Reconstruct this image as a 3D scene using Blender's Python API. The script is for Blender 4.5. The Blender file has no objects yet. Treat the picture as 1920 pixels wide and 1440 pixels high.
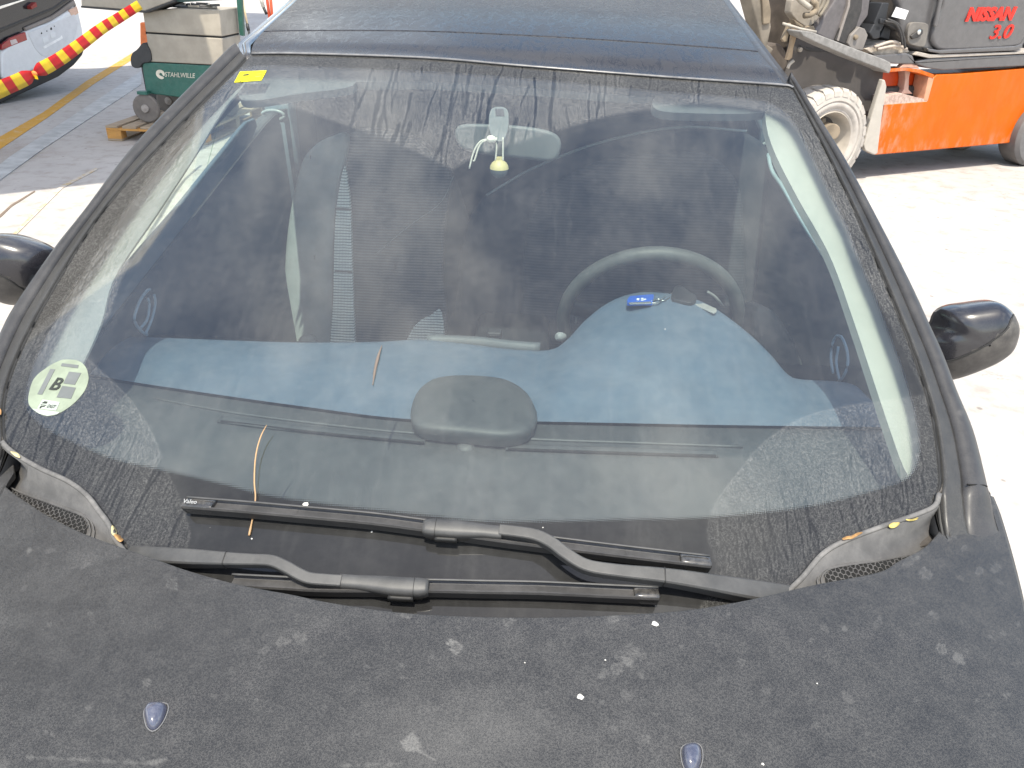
import bpy, bmesh, math, random
import numpy as np
from mathutils import Vector, Matrix
random.seed(7); RNG = np.random.RandomState(11)
SC = bpy.context.scene
COL = SC.collection

# ---------------------------------------------------------------- camera
CX, CY, CZ, YAW, PITCH, ROLL, FOC = 0.09841, -0.84011, 1.66509, -0.04532, 0.49641, 0.02659, 1477.79
def cam_axes():
    cy, sy, cp, sp = math.cos(YAW), math.sin(YAW), math.cos(PITCH), math.sin(PITCH)
    f = np.array([sy*cp, cy*cp, -sp]); r = np.array([cy, -sy, 0.0]); u = np.cross(r, f)
    cr, sr = math.cos(ROLL), math.sin(ROLL)
    return np.array([r*cr+u*sr, u*cr-r*sr, f])
AX = cam_axes(); CP = np.array([CX, CY, CZ])
cam_d = bpy.data.cameras.new('camera'); cam = bpy.data.objects.new('camera', cam_d); COL.objects.link(cam)
cam_d.sensor_width = 36; cam_d.lens = FOC/1920*36; cam_d.clip_start = 0.05; cam_d.clip_end = 900
M3 = Matrix([[AX[0][i], AX[1][i], -AX[2][i]] for i in range(3)])
cam.matrix_world = Matrix.Translation(Vector(CP)) @ M3.to_4x4()
SC.camera = cam

# ---------------------------------------------------------------- world, sun, exposure
SUN_DIR = np.array([0.0, -0.40, 0.89]); SUN_DIR /= np.linalg.norm(SUN_DIR)
w = bpy.data.worlds.new('World'); SC.world = w; w.use_nodes = True
wn = w.node_tree; wn.nodes.clear()
sky = wn.nodes.new('ShaderNodeTexSky'); sky.sky_type = 'NISHITA'; sky.sun_disc = False
sky.sun_elevation = math.asin(SUN_DIR[2]); sky.sun_rotation = math.atan2(SUN_DIR[0], SUN_DIR[1])
sky.air_density = 1.0; sky.dust_density = 1.6; sky.ozone_density = 1.2
tc = wn.nodes.new('ShaderNodeTexCoord')
cn = wn.nodes.new('ShaderNodeTexNoise'); cn.inputs['Scale'].default_value = 2.6; cn.inputs['Detail'].default_value = 7; cn.inputs['Roughness'].default_value = 0.55
cr = wn.nodes.new('ShaderNodeValToRGB'); cr.color_ramp.elements[0].position = 0.48; cr.color_ramp.elements[1].position = 0.80
cmix = wn.nodes.new('ShaderNodeMixRGB'); cmix.inputs[2].default_value = (12, 12, 12.1, 1)
cs = wn.nodes.new('ShaderNodeMath'); cs.operation = 'MULTIPLY'; cs.inputs[1].default_value = 0.85
bg = wn.nodes.new('ShaderNodeBackground'); bg.inputs[1].default_value = 0.15
wo = wn.nodes.new('ShaderNodeOutputWorld')
wn.links.new(tc.outputs['Generated'], cn.inputs['Vector']); wn.links.new(cn.outputs['Fac'], cr.inputs[0])
wn.links.new(cr.outputs[0], cs.inputs[0]); wn.links.new(cs.outputs[0], cmix.inputs[0])
wn.links.new(sky.outputs[0], cmix.inputs[1]); wn.links.new(cmix.outputs[0], bg.inputs[0]); wn.links.new(bg.outputs[0], wo.inputs[0])
sl = bpy.data.lights.new('sun', 'SUN'); sl.energy = 3.0; sl.angle = math.radians(0.53); sl.color = (1.0, 0.955, 0.88)
so = bpy.data.objects.new('sun', sl); COL.objects.link(so); so.location = tuple(SUN_DIR*40)
so.rotation_euler = Vector(SUN_DIR).to_track_quat('Z', 'Y').to_euler()
SC.view_settings.view_transform = 'Standard'; SC.view_settings.look = 'None'
SC.view_settings.gamma = 1.0; SC.view_settings.use_curve_mapping = False
SC.view_settings.exposure = 1.15
SC.view_settings.use_white_balance = True; SC.view_settings.white_balance_temperature = 6900; SC.view_settings.white_balance_tint = 7
SC.cycles.max_bounces = 10; SC.cycles.transparent_max_bounces = 16; SC.cycles.caustics_reflective = False; SC.cycles.caustics_refractive = False

# ---------------------------------------------------------------- geometry helpers
def ray(u, v):
    d = AX.T @ np.array([(u-960)/FOC, -(v-720)/FOC, 1.0]); return d/np.linalg.norm(d)
def proj(P):
    q = (np.atleast_2d(P)-CP) @ AX.T
    return np.stack([960+FOC*q[:, 0]/q[:, 2], 720-FOC*q[:, 1]/q[:, 2]], 1)
def on_pl(u, v, P, n):
    d = ray(u, v); t = np.dot(np.asarray(P)-CP, n)/np.dot(d, n); return CP+t*d
def on_z(u, v, z=0.0): return on_pl(u, v, (0, 0, z), np.array([0, 0, 1.0]))
def on_y(u, v, y): return on_pl(u, v, (0, y, 0), np.array([0, 1.0, 0]))
def on_x(u, v, x): return on_pl(u, v, (x, 0, 0), np.array([1.0, 0, 0]))
def smooth(pts, n, closed=False, cr=True):
    """resample a polyline to n points, evenly by arc length, along a Catmull-Rom curve"""
    p = np.asarray(pts, float)
    if cr and len(p) > 2:
        e0, e1 = (p[-1], p[0]) if closed else (2*p[0]-p[1], 2*p[-1]-p[-2])
        q = np.vstack([e0, p, e1] if not closed else [e0, p, e1, p[1]])
        out = []
        for i in range(1, len(q)-2):
            t = np.linspace(0, 1, 16, endpoint=False)[:, None]
            a, b, c, d = q[i-1], q[i], q[i+1], q[i+2]
            out.append(.5*(2*b+(c-a)*t+(2*a-5*b+4*c-d)*t*t+(3*b-a-3*c+d)*t**3))
        p = np.vstack(out+[q[-2][None]])
    elif closed: p = np.vstack([p, p[:1]])
    s = np.r_[0, np.cumsum(np.linalg.norm(np.diff(p, axis=0), axis=1))]
    t = np.linspace(0, s[-1], n+1 if closed else n)
    r = np.stack([np.interp(t, s, p[:, k]) for k in range(p.shape[1])], 1)
    return r[:-1] if closed else r
def nrm(v): v = np.asarray(v, float); return v/max(np.linalg.norm(v), 1e-12)

def link(name, me, m=None, parent=None, mats=None):
    o = bpy.data.objects.new(name, me); COL.objects.link(o)
    for x in (mats or ([m] if m else [])): me.materials.append(x)
    if parent: o.parent = parent; o.matrix_parent_inverse = parent.matrix_world.inverted()
    return o
def thing(name, label, cat, loc=(0, 0, 0), group=None):
    o = bpy.data.objects.new(name, None); COL.objects.link(o); o.location = loc
    o.empty_display_size = 0.1; o['label'] = label; o['category'] = cat
    if group: o['group'] = group
    o.matrix_world = Matrix.Translation(loc)
    return o
def tag(o, label=None, cat=None, group=None, kind=None):
    for k, v in (('label', label), ('category', cat), ('group', group), ('kind', kind)):
        if v: o[k] = v
    return o
def shade(me, on=True):
    me.polygons.foreach_set('use_smooth', [on]*len(me.polygons))
def mesh(name, V, F, m=None, parent=None, sm=False, mats=None, mi=None):
    me = bpy.data.meshes.new(name); me.from_pydata([tuple(map(float, v)) for v in V], [], [tuple(f) for f in F])
    if mi is not None: me.polygons.foreach_set('material_index', mi)
    me.update(); 
    if sm: shade(me)
    return link(name, me, m, parent, mats)
def gridfaces(nr, nc, wrap=False):
    F = []
    for i in range(nr-1):
        for j in range(nc if wrap else nc-1):
            k = (j+1) % nc; F.append((i*nc+j, i*nc+k, (i+1)*nc+k, (i+1)*nc+j))
    return F
def grid(name, P, m, parent=None, sm=True, thick=0, off=-1, bev=0, mats=None, rim=True):
    P = np.asarray(P); nr, nc = P.shape[:2]
    o = mesh(name, P.reshape(-1, 3), gridfaces(nr, nc), m, parent, sm, mats)
    if thick:
        md = o.modifiers.new('thickness', 'SOLIDIFY'); md.thickness = thick; md.offset = off; md.use_rim = rim
        if mats: md.material_offset = 1
    if bev: bevel(o, bev)
    return o
def bevel(o, w_, seg=2, ang=35):
    md = o.modifiers.new('bevel', 'BEVEL'); md.width = w_; md.segments = seg; md.limit_method = 'ANGLE'; md.angle_limit = math.radians(ang)
    wnm = o.modifiers.new('normals', 'WEIGHTED_NORMAL'); wnm.keep_sharp = True
    shade(o.data); return o
def prism(name, pts, n, depth, m, parent=None, bev=0, seg=2, mats=None):
    """outline (3D points on a plane) extruded along n by depth"""
    P = np.asarray(pts, float); n = nrm(n)*depth; k = len(P)
    V = np.vstack([P, P+n]); F = [tuple(range(k)), tuple(range(2*k-1, k-1, -1))]
    F += [(i, i+k, (i+1) % k+k, (i+1) % k) for i in range(k)]
    o = mesh(name, V, F, m, parent, mats=mats)
    bm = bmesh.new(); bm.from_mesh(o.data); bmesh.ops.recalc_face_normals(bm, faces=bm.faces); bm.to_mesh(o.data); bm.free()
    if bev: bevel(o, bev, seg)
    return o
def box(name, c, s, m, parent=None, rz=0, bev=0, R=None, seg=2):
    x, y, z = [a/2 for a in s]
    V = np.array([(a, b, d) for a in (-x, x) for b in (-y, y) for d in (-z, z)])
    F = [(0, 1, 3, 2), (4, 6, 7, 5), (0, 4, 5, 1), (2, 3, 7, 6), (0, 2, 6, 4), (1, 5, 7, 3)]
    if R is None: R = np.array([[math.cos(rz), -math.sin(rz), 0], [math.sin(rz), math.cos(rz), 0], [0, 0, 1]])
    o = mesh(name, V @ np.asarray(R).T+np.asarray(c), F, m, parent)
    if bev: bevel(o, bev, seg)
    return o
def sweep(name, path, nor, prof, m, parent=None, sm=True, cap=True, scale=None, bev=0):
    """closed profile [(side, up)] swept along a path; nor = up vector per point (or one)"""
    P = np.asarray(path, float); k = len(P); N = np.broadcast_to(np.asarray(nor, float), P.shape)
    T = np.gradient(P, axis=0); V = []
    prof = np.asarray(prof, float)
    for i in range(k):
        t = nrm(T[i]); u = nrm(N[i]-t*np.dot(N[i], t)); s = np.cross(u, t); sc = 1 if scale is None else scale[i]
        V += [P[i]+s*a*sc+u*b*sc for a, b in prof]
    n = len(prof); F = gridfaces(k, n, True)
    if cap: F += [tuple(range(n-1, -1, -1)), tuple((k-1)*n+j for j in range(n))]
    o = mesh(name, V, F, m, parent, sm)
    bm = bmesh.new(); bm.from_mesh(o.data); bmesh.ops.recalc_face_normals(bm, faces=bm.faces); bm.to_mesh(o.data); bm.free()
    if bev: bevel(o, bev, 2, 30)
    return o
def circ(r, n=8): return [(r*math.cos(2*math.pi*i/n), r*math.sin(2*math.pi*i/n)) for i in range(n)]
def tube(name, path, r, m, parent=None, n=8, scale=None):
    P = np.asarray(path, float); d = nrm(P[-1]-P[0]); up = np.array([0, 0, 1.0]) if abs(d[2]) < .8 else np.array([1.0, .3, 0])
    return sweep(name, P, up, circ(r, n), m, parent, scale=scale)
def lathe(name, prof, c, axis, m, parent=None, n=40, mats=None, mi=None, cap=True):
    """profile [(along axis, radius)] turned about axis through c"""
    a = nrm(axis); h = nrm(np.cross(a, [0, 0, 1.0]) if abs(a[2]) < .9 else np.cross(a, [1.0, 0, 0])); g = np.cross(a, h); V = []
    for x, r in prof:
        V += [np.asarray(c)+a*x+(h*math.cos(2*math.pi*j/n)+g*math.sin(2*math.pi*j/n))*r for j in range(n)]
    F = gridfaces(len(prof), n, True); mm = None
    if mi is not None: mm = [mi[i] for i in range(len(prof)-1) for j in range(n)]
    if cap and prof[0][1] > 1e-6: F.append(tuple(range(n-1, -1, -1))); mm = mm+[mi[0]] if mm else None
    if cap and prof[-1][1] > 1e-6: F.append(tuple((len(prof)-1)*n+j for j in range(n))); mm = mm+[mi[-1]] if mm else None
    o = mesh(name, V, F, m, parent, True, mats, mm)
    bm = bmesh.new(); bm.from_mesh(o.data); bmesh.ops.remove_doubles(bm, verts=bm.verts, dist=1e-6); bmesh.ops.recalc_face_normals(bm, faces=bm.faces); bm.to_mesh(o.data); bm.free()
    md = o.modifiers.new('split', 'EDGE_SPLIT'); md.split_angle = math.radians(40)
    return o
def text(name, s, m, O, X, Y, size, parent=None, ext=0.0006, shear=0, bold=0, space=1.0, w_scale=1.0):
    """lettering: baseline starts at O, runs along X, up is Y"""
    cu = bpy.data.curves.new(name, 'FONT'); cu.body = s; cu.size = size; cu.extrude = ext; cu.shear = shear; cu.offset = bold; cu.space_character = space
    cu.resolution_u = 3
    t = bpy.data.objects.new('tmp', cu); COL.objects.link(t)
    dg = bpy.context.evaluated_depsgraph_get(); me = bpy.data.meshes.new_from_object(t.evaluated_get(dg))
    bpy.data.objects.remove(t)
    X = nrm(X); Y = nrm(np.asarray(Y)-X*np.dot(X, Y)); Z = np.cross(X, Y)
    for v in me.vertices:
        v.co = Vector(np.asarray(O)+X*v.co.x*w_scale+Y*v.co.y+Z*(v.co.z+ext))
    me.materials.clear(); me.name = name; me.update()
    return link(name, me, m, parent)
def inpoly(X, Y, poly):
    r = np.zeros(X.shape, bool); k = len(poly)
    for i in range(k):
        x0, y0 = poly[i]; x1, y1 = poly[(i+1) % k]
        c = ((y0 > Y) != (y1 > Y)) & (X < (x1-x0)*(Y-y0)/((y1-y0) or 1e-9)+x0); r ^= c
    return r
def sdist(X, Y, poly, closed=True):
    """distance to a polygon's outline, negative inside"""
    d = np.full(X.shape, 1e9); k = len(poly)
    for i in range(k if closed else k-1):
        x0, y0 = poly[i]; x1, y1 = poly[(i+1) % k]; dx, dy = x1-x0, y1-y0; L = dx*dx+dy*dy+1e-9
        t = np.clip(((X-x0)*dx+(Y-y0)*dy)/L, 0, 1); d = np.minimum(d, np.hypot(X-x0-t*dx, Y-y0-t*dy))
    return np.where(inpoly(X, Y, poly), -d, d) if closed else d
def attr(o, name, val):
    a = o.data.attributes.new(name, 'FLOAT', 'POINT'); a.data.foreach_set('value', np.asarray(val, np.float32).ravel())
def uvmap(o, UV):
    me = o.data; l = me.uv_layers.new(name='UVMap'); idx = np.empty(len(me.loops), np.int32); me.loops.foreach_get('vertex_index', idx)
    l.data.foreach_set('uv', np.asarray(UV, np.float32)[idx].ravel())
# ---------------------------------------------------------------- materials
class NT:
    def __init__(s, name):
        s.m = bpy.data.materials.new(name); s.m.use_nodes = True; s.t = s.m.node_tree; s.n = s.t.nodes; s.n.clear()
        s.out = s.n.new('ShaderNodeOutputMaterial')
    def add(s, typ, ins=None, **kw):
        x = s.n.new(typ)
        for k, v in kw.items(): setattr(x, k, v)
        for k, v in (ins or {}).items(): s.put(x, k, v)
        return x
    def put(s, node, k, v):
        i = node.inputs[k]
        if isinstance(v, bpy.types.Node): v = v.outputs[0]
        if isinstance(v, bpy.types.NodeSocket): s.t.links.new(v, i)
        elif isinstance(v, (tuple, list)) and i.type == 'RGBA' and len(v) == 3: i.default_value = (*v, 1)
        else: i.default_value = v
    def coord(s, which='Object'): return s.add('ShaderNodeTexCoord').outputs[which]
    def mapv(s, vec, sc=(1, 1, 1), rot=(0, 0, 0), loc=(0, 0, 0)): return s.add('ShaderNodeMapping', {'Vector': vec, 'Scale': sc, 'Rotation': rot, 'Location': loc}).outputs[0]
    def noise(s, vec, sc, det=3, ro=.55, dist=0): return s.add('ShaderNodeTexNoise', {'Vector': vec, 'Scale': sc, 'Detail': det, 'Roughness': ro, 'Distortion': dist}).outputs[0]
    def math(s, op, a, b=0.0, c=0.0, clamp=False): return s.add('ShaderNodeMath', {0: a, 1: b, 2: c}, operation=op, use_clamp=clamp).outputs[0]
    def ramp(s, fac, a, b, lo=0.0, hi=1.0):
        x = s.add('ShaderNodeMapRange', {'Value': fac, 'From Min': a, 'From Max': b, 'To Min': lo, 'To Max': hi}, interpolation_type='SMOOTHSTEP'); return x.outputs[0]
    def mix(s, f, a, b): return s.add('ShaderNodeMixRGB', {0: f, 1: a, 2: b}).outputs[0]
    def attr(s, name): return s.add('ShaderNodeAttribute', attribute_name=name).outputs['Fac']
    def bump(s, h, strength=.3, dist=.001): return s.add('ShaderNodeBump', {'Height': h, 'Strength': strength, 'Distance': dist}).outputs[0]
    def bsdf(s, **k):
        x = s.add('ShaderNodeBsdfPrincipled')
        for a, b in k.items(): s.put(x, a.replace('_', ' '), b)
        return x
    def finish(s, sh): s.t.links.new(sh.outputs[0] if isinstance(sh, bpy.types.Node) else sh, s.out.inputs[0]); return s.m
    def ridges(s, vec, sc, w0, w1, det=2, ro=.5, dist=.3):
        """thin worm-like lines where a noise crosses its middle"""
        n = s.noise(vec, sc, det, ro, dist); return s.ramp(s.math('ABSOLUTE', s.math('SUBTRACT', n, .5)), w0, w1, 1, 0)

def plain(name, col, rough=.5, metal=0, spec=.5, var=.12, sc=14, dust=0, dustcol=(.40, .37, .33), bump=0, bsc=300, coat=0):
    t = NT(name); v = t.coord()
    n = t.noise(v, sc, 4, .6); f = t.ramp(n, .3, .7, 1-var, 1+var)
    c = t.add('ShaderNodeVectorMath', {0: tuple(col), 1: t.add('ShaderNodeCombineXYZ', {0: f, 1: f, 2: f})}, operation='MULTIPLY').outputs[0]
    if dust:
        up = t.add('ShaderNodeSeparateXYZ', {0: t.add('ShaderNodeNewGeometry').outputs['Normal']}).outputs[2]
        d = t.math('MULTIPLY', t.ramp(t.noise(v, sc*2.3, 6, .7), .32, .72), t.ramp(up, -.4, .9, .35*dust, dust))
        c = t.mix(d, c, dustcol)
    b = t.bsdf(Base_Color=c, Roughness=rough, Metallic=metal)
    b.inputs['Specular IOR Level'].default_value = spec
    if coat: b.inputs['Coat Weight'].default_value = coat; b.inputs['Coat Roughness'].default_value = .08
    if bump: t.put(b, 'Normal', t.bump(t.noise(v, bsc, 3, .6), bump, .0006))
    return t.finish(b)

def paint_dusty(name, base=(.008, .0083, .0095), dustc=(.092, .0905, .0895), amt=.64, splat_sheen=False, flow=False, rough=.42, grain=1.0, coat=.14, coatr=.28):
    """dark blue-black paint under a dried-up film of dust"""
    t = NT(name); v = t.coord()
    if flow: v2 = t.mapv(v, (1.7, .45, .9))
    else: v2 = v
    wrk = t.ridges(v2, 400, .0, .085, 2, .5, .4)
    gr = t.noise(v, 800, 2, .6)
    big = t.noise(v, 5, 4, .6); mid = t.noise(v, 38, 3, .55)
    d = t.math('MULTIPLY_ADD', wrk, .46*grain, t.math('MULTIPLY_ADD', t.ramp(gr, .35, .7), .18*grain, .30+.22*(1-grain)))
    d = t.math('MULTIPLY', d, t.ramp(big, .3, .75, .85*amt, 1.25*amt)); d = t.math('MULTIPLY', d, t.ramp(mid, .3, .7, .85, 1.15), clamp=False)
    if flow:
        run = t.ridges(t.mapv(v, (1.0, .30, .6)), 34, 0, .045, 3, .55, .8)
        d = t.math('MULTIPLY', d, t.math('MULTIPLY_ADD', run, -.75, 1.0))
    # pale dried drops
    vor = t.add('ShaderNodeTexVoronoi', {'Vector': t.add('ShaderNodeVectorMath', {0: v, 1: t.add('ShaderNodeVectorMath', {0: t.add('ShaderNodeTexNoise', {'Vector': v, 'Scale': 90}).outputs[1], 1: (.016, .016, .016)}, operation='MULTIPLY').outputs[0]}, operation='ADD').outputs[0], 'Scale': 34})
    pick = t.ramp(t.add('ShaderNodeSeparateXYZ', {0: vor.outputs['Color']}).outputs[0], .93, .95)
    ring = t.math('MULTIPLY', t.ramp(vor.outputs['Distance'], .14, .28, 1, 0), pick)
    d = t.math('ADD', d, t.math('MULTIPLY', ring, t.math('MULTIPLY', gr, .36)), clamp=True)
    col = t.mix(d, base, dustc)
    if splat_sheen:
        sp = t.attr('splat_sheen'); col = t.mix(t.math('MULTIPLY', sp, t.ramp(gr, .25, .6, .25, .7)), col, (.20, .195, .185))
    rg = t.ramp(d, 0, .6, rough-.18, rough+.25)
    b = t.bsdf(Base_Color=col, Roughness=rg); b.inputs['Coat Weight'].default_value = coat; b.inputs['Coat Roughness'].default_value = coatr; b.inputs['Specular IOR Level'].default_value = .35
    t.put(b, 'Normal', t.bump(d, .25, .0004))
    if flow:   # a film of dust mutes the lacquer's shine
        return t.finish(t.add('ShaderNodeMixShader', {0: t.ramp(d, .1, .6, .46, .80), 1: b, 2: t.add('ShaderNodeBsdfDiffuse', {'Color': col})}))
    return t.finish(b)

def glass_screen():
    """windscreen: tinted pane, printed black border, dust film with wiped fields and dried rivulets"""
    t = NT('windscreen_glass'); uv = t.coord('UV')
    frit, dusty, clean = t.attr('frit'), t.attr('dusty'), t.attr('runs')
    wob = t.add('ShaderNodeTexNoise', {'Vector': uv, 'Scale': 26, 'Detail': 3})
    uvw = t.add('ShaderNodeVectorMath', {0: uv, 1: t.add('ShaderNodeVectorMath', {0: wob.outputs[1], 1: (.020, .006, 0)}, operation='MULTIPLY').outputs[0]}, operation='ADD').outputs[0]
    # worm lines of dried dirt
    worm = t.ridges(uv, 190, 0, .06, 2, .5, .7)
    worm2 = t.ridges(uv, 420, 0, .09, 2, .5, .5)
    vor = t.add('ShaderNodeTexVoronoi', {'Vector': t.mapv(uvw, (1, .12, 1)), 'Scale': 58}, feature='DISTANCE_TO_EDGE').outputs['Distance']
    runl = t.ramp(vor, .012, .05, 1, 0)
    n1 = t.noise(t.mapv(uvw, (1, .10, 1)), 40, 2, .5); n2 = t.noise(t.mapv(uv, (1, .32, 1)), 13, 2, .5)
    track = t.attr('track'); edge = t.attr('edge')
    big = t.noise(uv, 5.5, 4, .55); gr = t.noise(uv, 800, 2, .6); mid = t.noise(uv, 60, 4, .65)
    film = t.math('MULTIPLY', t.ramp(big, .3, .75, .62, 1.5), t.ramp(mid, .25, .75, .8, 1.25))
    wiped = t.math('MULTIPLY', film, t.math('MULTIPLY', t.ramp(t.noise(t.mapv(uvw, (1, .06, 1)), 45, 3, .6), .3, .7, .90, 1.10), .032))
    unw = t.math('MULTIPLY_ADD', worm, .082, t.math('MULTIPLY_ADD', worm2, .040, t.math('MULTIPLY', gr, .072)))
    unw = t.math('MULTIPLY', unw, t.math('MULTIPLY_ADD', track, -.80, 1.0)); unw = t.math('MULTIPLY_ADD', edge, .07, unw)
    unw = t.math('MULTIPLY', unw, t.math('MULTIPLY_ADD', t.math('MULTIPLY', runl, clean), -.25, 1.02))
    unw = t.math('MULTIPLY', t.math('MULTIPLY', unw, t.ramp(big, .3, .75, .85, 1.3)), t.math('MULTIPLY_ADD', clean, -.34, 1.14))
    d = t.add('ShaderNodeMix', {0: dusty, 2: wiped, 3: unw}).outputs[0]
    # fine bright specks
    spv = t.add('ShaderNodeTexVoronoi', {'Vector': uv, 'Scale': 130}); pick = t.ramp(t.add('ShaderNodeSeparateXYZ', {0: spv.outputs['Color']}).outputs[0], .955, .96)
    d = t.math('ADD', d, t.math('MULTIPLY', t.math('MULTIPLY', t.ramp(spv.outputs['Distance'], .05, .12, 1, 0), pick), .16))
    # faint vertical wash marks everywhere
    d = t.math('ADD', d, t.math('MULTIPLY', t.ramp(t.noise(t.mapv(uvw, (1, .03, 1)), 90, 2, .5), .56, .68), .006), clamp=True)
    dust = t.add('ShaderNodeBsdfDiffuse', {'Color': (.46, .455, .44)})
    tr = t.add('ShaderNodeBsdfTransparent', {'Color': (.84, .89, .875)})
    ink = t.add('ShaderNodeBsdfDiffuse', {'Color': (.010, .010, .0105)})
    # printed border fades out in a row of dots
    dots = t.add('ShaderNodeTexVoronoi', {'Vector': uv, 'Scale': 330}, feature='F1'); dots.inputs['Randomness'].default_value = 0
    fm = t.ramp(t.math('ADD', frit, t.math('MULTIPLY', t.math('SUBTRACT', dots.outputs['Distance'], .35), -.9)), .42, .58)
    body = t.add('ShaderNodeMixShader', {0: fm, 1: tr, 2: ink})
    sh = t.add('ShaderNodeMixShader', {0: t.math('MULTIPLY', d, t.math('MULTIPLY_ADD', fm, -.55, 1.5)), 1: body, 2: dust})
    gl = t.add('ShaderNodeBsdfGlossy', {'Color': (1, 1, 1), 'Roughness': .03})
    fr = t.add('ShaderNodeFresnel', {'IOR': 1.50}).outputs[0]
    fr = t.math('MULTIPLY', t.math('MULTIPLY', fr, t.math('MULTIPLY_ADD', fm, -1.0, 1.8)), t.math('MULTIPLY_ADD', t.math('MULTIPLY', d, 3.5, clamp=True), -.75, 1.0))
    geo = t.add('ShaderNodeNewGeometry').outputs['Backfacing']
    fr = t.math('MULTIPLY', fr, t.math('SUBTRACT', 1.0, geo))
    return t.finish(t.add('ShaderNodeMixShader', {0: fr, 1: sh, 2: gl}))

def clear_glass(name, tint=(.86, .93, .90), film=.02):
    t = NT(name)
    tr = t.add('ShaderNodeBsdfTransparent', {'Color': tint}); gl = t.add('ShaderNodeBsdfGlossy', {'Roughness': .02, 'Color': (1, 1, 1)})
    df = t.add('ShaderNodeBsdfDiffuse', {'Color': (.4, .39, .36)})
    a = t.add('ShaderNodeMixShader', {0: t.math('MULTIPLY', t.noise(t.coord(), 20, 4, .6), film*2), 1: tr, 2: df})
    f = t.add('ShaderNodeFresnel', {'IOR': 1.45}).outputs[0]
    f = t.math('MULTIPLY', f, t.math('SUBTRACT', 1.0, t.add('ShaderNodeNewGeometry').outputs['Backfacing']))
    return t.finish(t.add('ShaderNodeMixShader', {0: f, 1: a, 2: gl}))

def striped(name, base, line, per, axis=2, duty=.5, rough=.9):
    t = NT(name); v = t.coord(); sx = t.add('ShaderNodeSeparateXYZ', {0: v}).outputs
    a = t.math('FRACT', t.math('MULTIPLY', t.math('ADD', sx[axis], t.math('MULTIPLY', t.noise(v, 30, 2), .004)), 1/per))
    b = t.math('FRACT', t.math('MULTIPLY', sx[0], 1/(per*.55)))
    m = t.math('MULTIPLY', t.ramp(t.math('ABSOLUTE', t.math('SUBTRACT', a, .5)), duty*.4, duty*.6, 1, 0), t.ramp(t.math('ABSOLUTE', t.math('SUBTRACT', b, .5)), .30, .42, 1, .35))
    c = t.mix(m, base, line)
    return t.finish(t.bsdf(Base_Color=c, Roughness=rough))

def concrete():
    t = NT('concrete_ground'); v = t.coord()
    n1 = t.noise(v, .55, 6, .62); n2 = t.noise(v, 7, 6, .65); n3 = t.noise(v, 60, 4, .7)
    c = t.mix(t.ramp(n1, .35, .7), (.38, .355, .335), (.45, .423, .398))
    c = t.mix(t.ramp(n2, .45, .72, 0, .7), c, (.27, .235, .205))
    st = t.math('MULTIPLY', t.ramp(t.noise(v, 2.2, 5, .7, .6), .58, .70), t.ramp(n3, .4, .6))
    c = t.mix(t.math('MULTIPLY', st, .6), c, (.17, .14, .115))
    sp = t.add('ShaderNodeTexVoronoi', {'Vector': v, 'Scale': 9}); pick = t.ramp(t.add('ShaderNodeSeparateXYZ', {0: sp.outputs['Color']}).outputs[1], .80, .83)
    c = t.mix(t.math('MULTIPLY', t.math('MULTIPLY', t.ramp(t.math('ADD', sp.outputs['Distance'], t.math('MULTIPLY', n3, .12)), .12, .2, 1, 0), pick), .6), c, (.12, .10, .085))
    dd = t.add('ShaderNodeVectorMath', {0: t.add('ShaderNodeVectorMath', {0: t.mapv(v, (.62, .80, 1), (0, 0, .35), (4.75, -3.35, 0)), 1: t.add('ShaderNodeVectorMath', {0: t.add('ShaderNodeTexNoise', {'Vector': v, 'Scale': 3, 'Detail': 5}).outputs[1], 1: (.7, .7, 0)}, operation='MULTIPLY').outputs[0]}, operation='ADD'), 1: (.35, .35, 0)}, operation='DISTANCE').outputs['Value']
    c = t.mix(t.math('MULTIPLY', t.ramp(dd, .15, .75, 1, 0), t.ramp(n3, .3, .6, .35, .9)), c, (.26, .215, .18))
    b = t.bsdf(Base_Color=c, Roughness=.9); t.put(b, 'Normal', t.bump(t.math('ADD', n3, n2), .35, .004))
    return t.finish(b)
def worn_paint(name, col, under=(.47, .44, .41), a=.42, b=.62):
    t = NT(name); v = t.coord(); n = t.noise(v, 9, 7, .72); g = t.noise(v, 90, 3, .6)
    f = t.ramp(t.math('MULTIPLY_ADD', g, .25, t.math('MULTIPLY', n, .85)), a, b)
    c = t.mix(f, col, under)
    return t.finish(t.bsdf(Base_Color=c, Roughness=.8))
def wood(name, col, dark, axis=(1, 12, 12)):
    t = NT(name); v = t.coord(); n = t.noise(t.mapv(v, axis), 6, 6, .65, .6); c = t.mix(t.ramp(n, .3, .7), col, dark)
    c = t.mix(t.ramp(t.noise(v, 5, 5, .7), .55, .75, 0, .6), c, (.16, .13, .10))
    return t.finish(t.bsdf(Base_Color=c, Roughness=.85))
def orange_panel():
    t = NT('orange_paint'); v = t.coord(); z = t.add('ShaderNodeSeparateXYZ', {0: v}).outputs
    c = t.mix(t.ramp(t.noise(v, 3, 5, .6), .3, .7), (.54, .092, .0005), (.58, .104, .0006))
    low = t.ramp(z[2], .24, .36, .30, 0); left = t.ramp(z[0], 2.9, 3.35, .55, 0)
    d = t.math('MULTIPLY', t.ramp(t.noise(t.mapv(v, (1, 1, .45)), 11, 6, .7), .42, .68), t.math('ADD', t.math('MAXIMUM', low, left), .05))
    c = t.mix(d, c, (.46, .30, .22))
    b = t.bsdf(Base_Color=c, Roughness=.5); b.inputs['Specular IOR Level'].default_value = .25; return t.finish(b)

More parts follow.
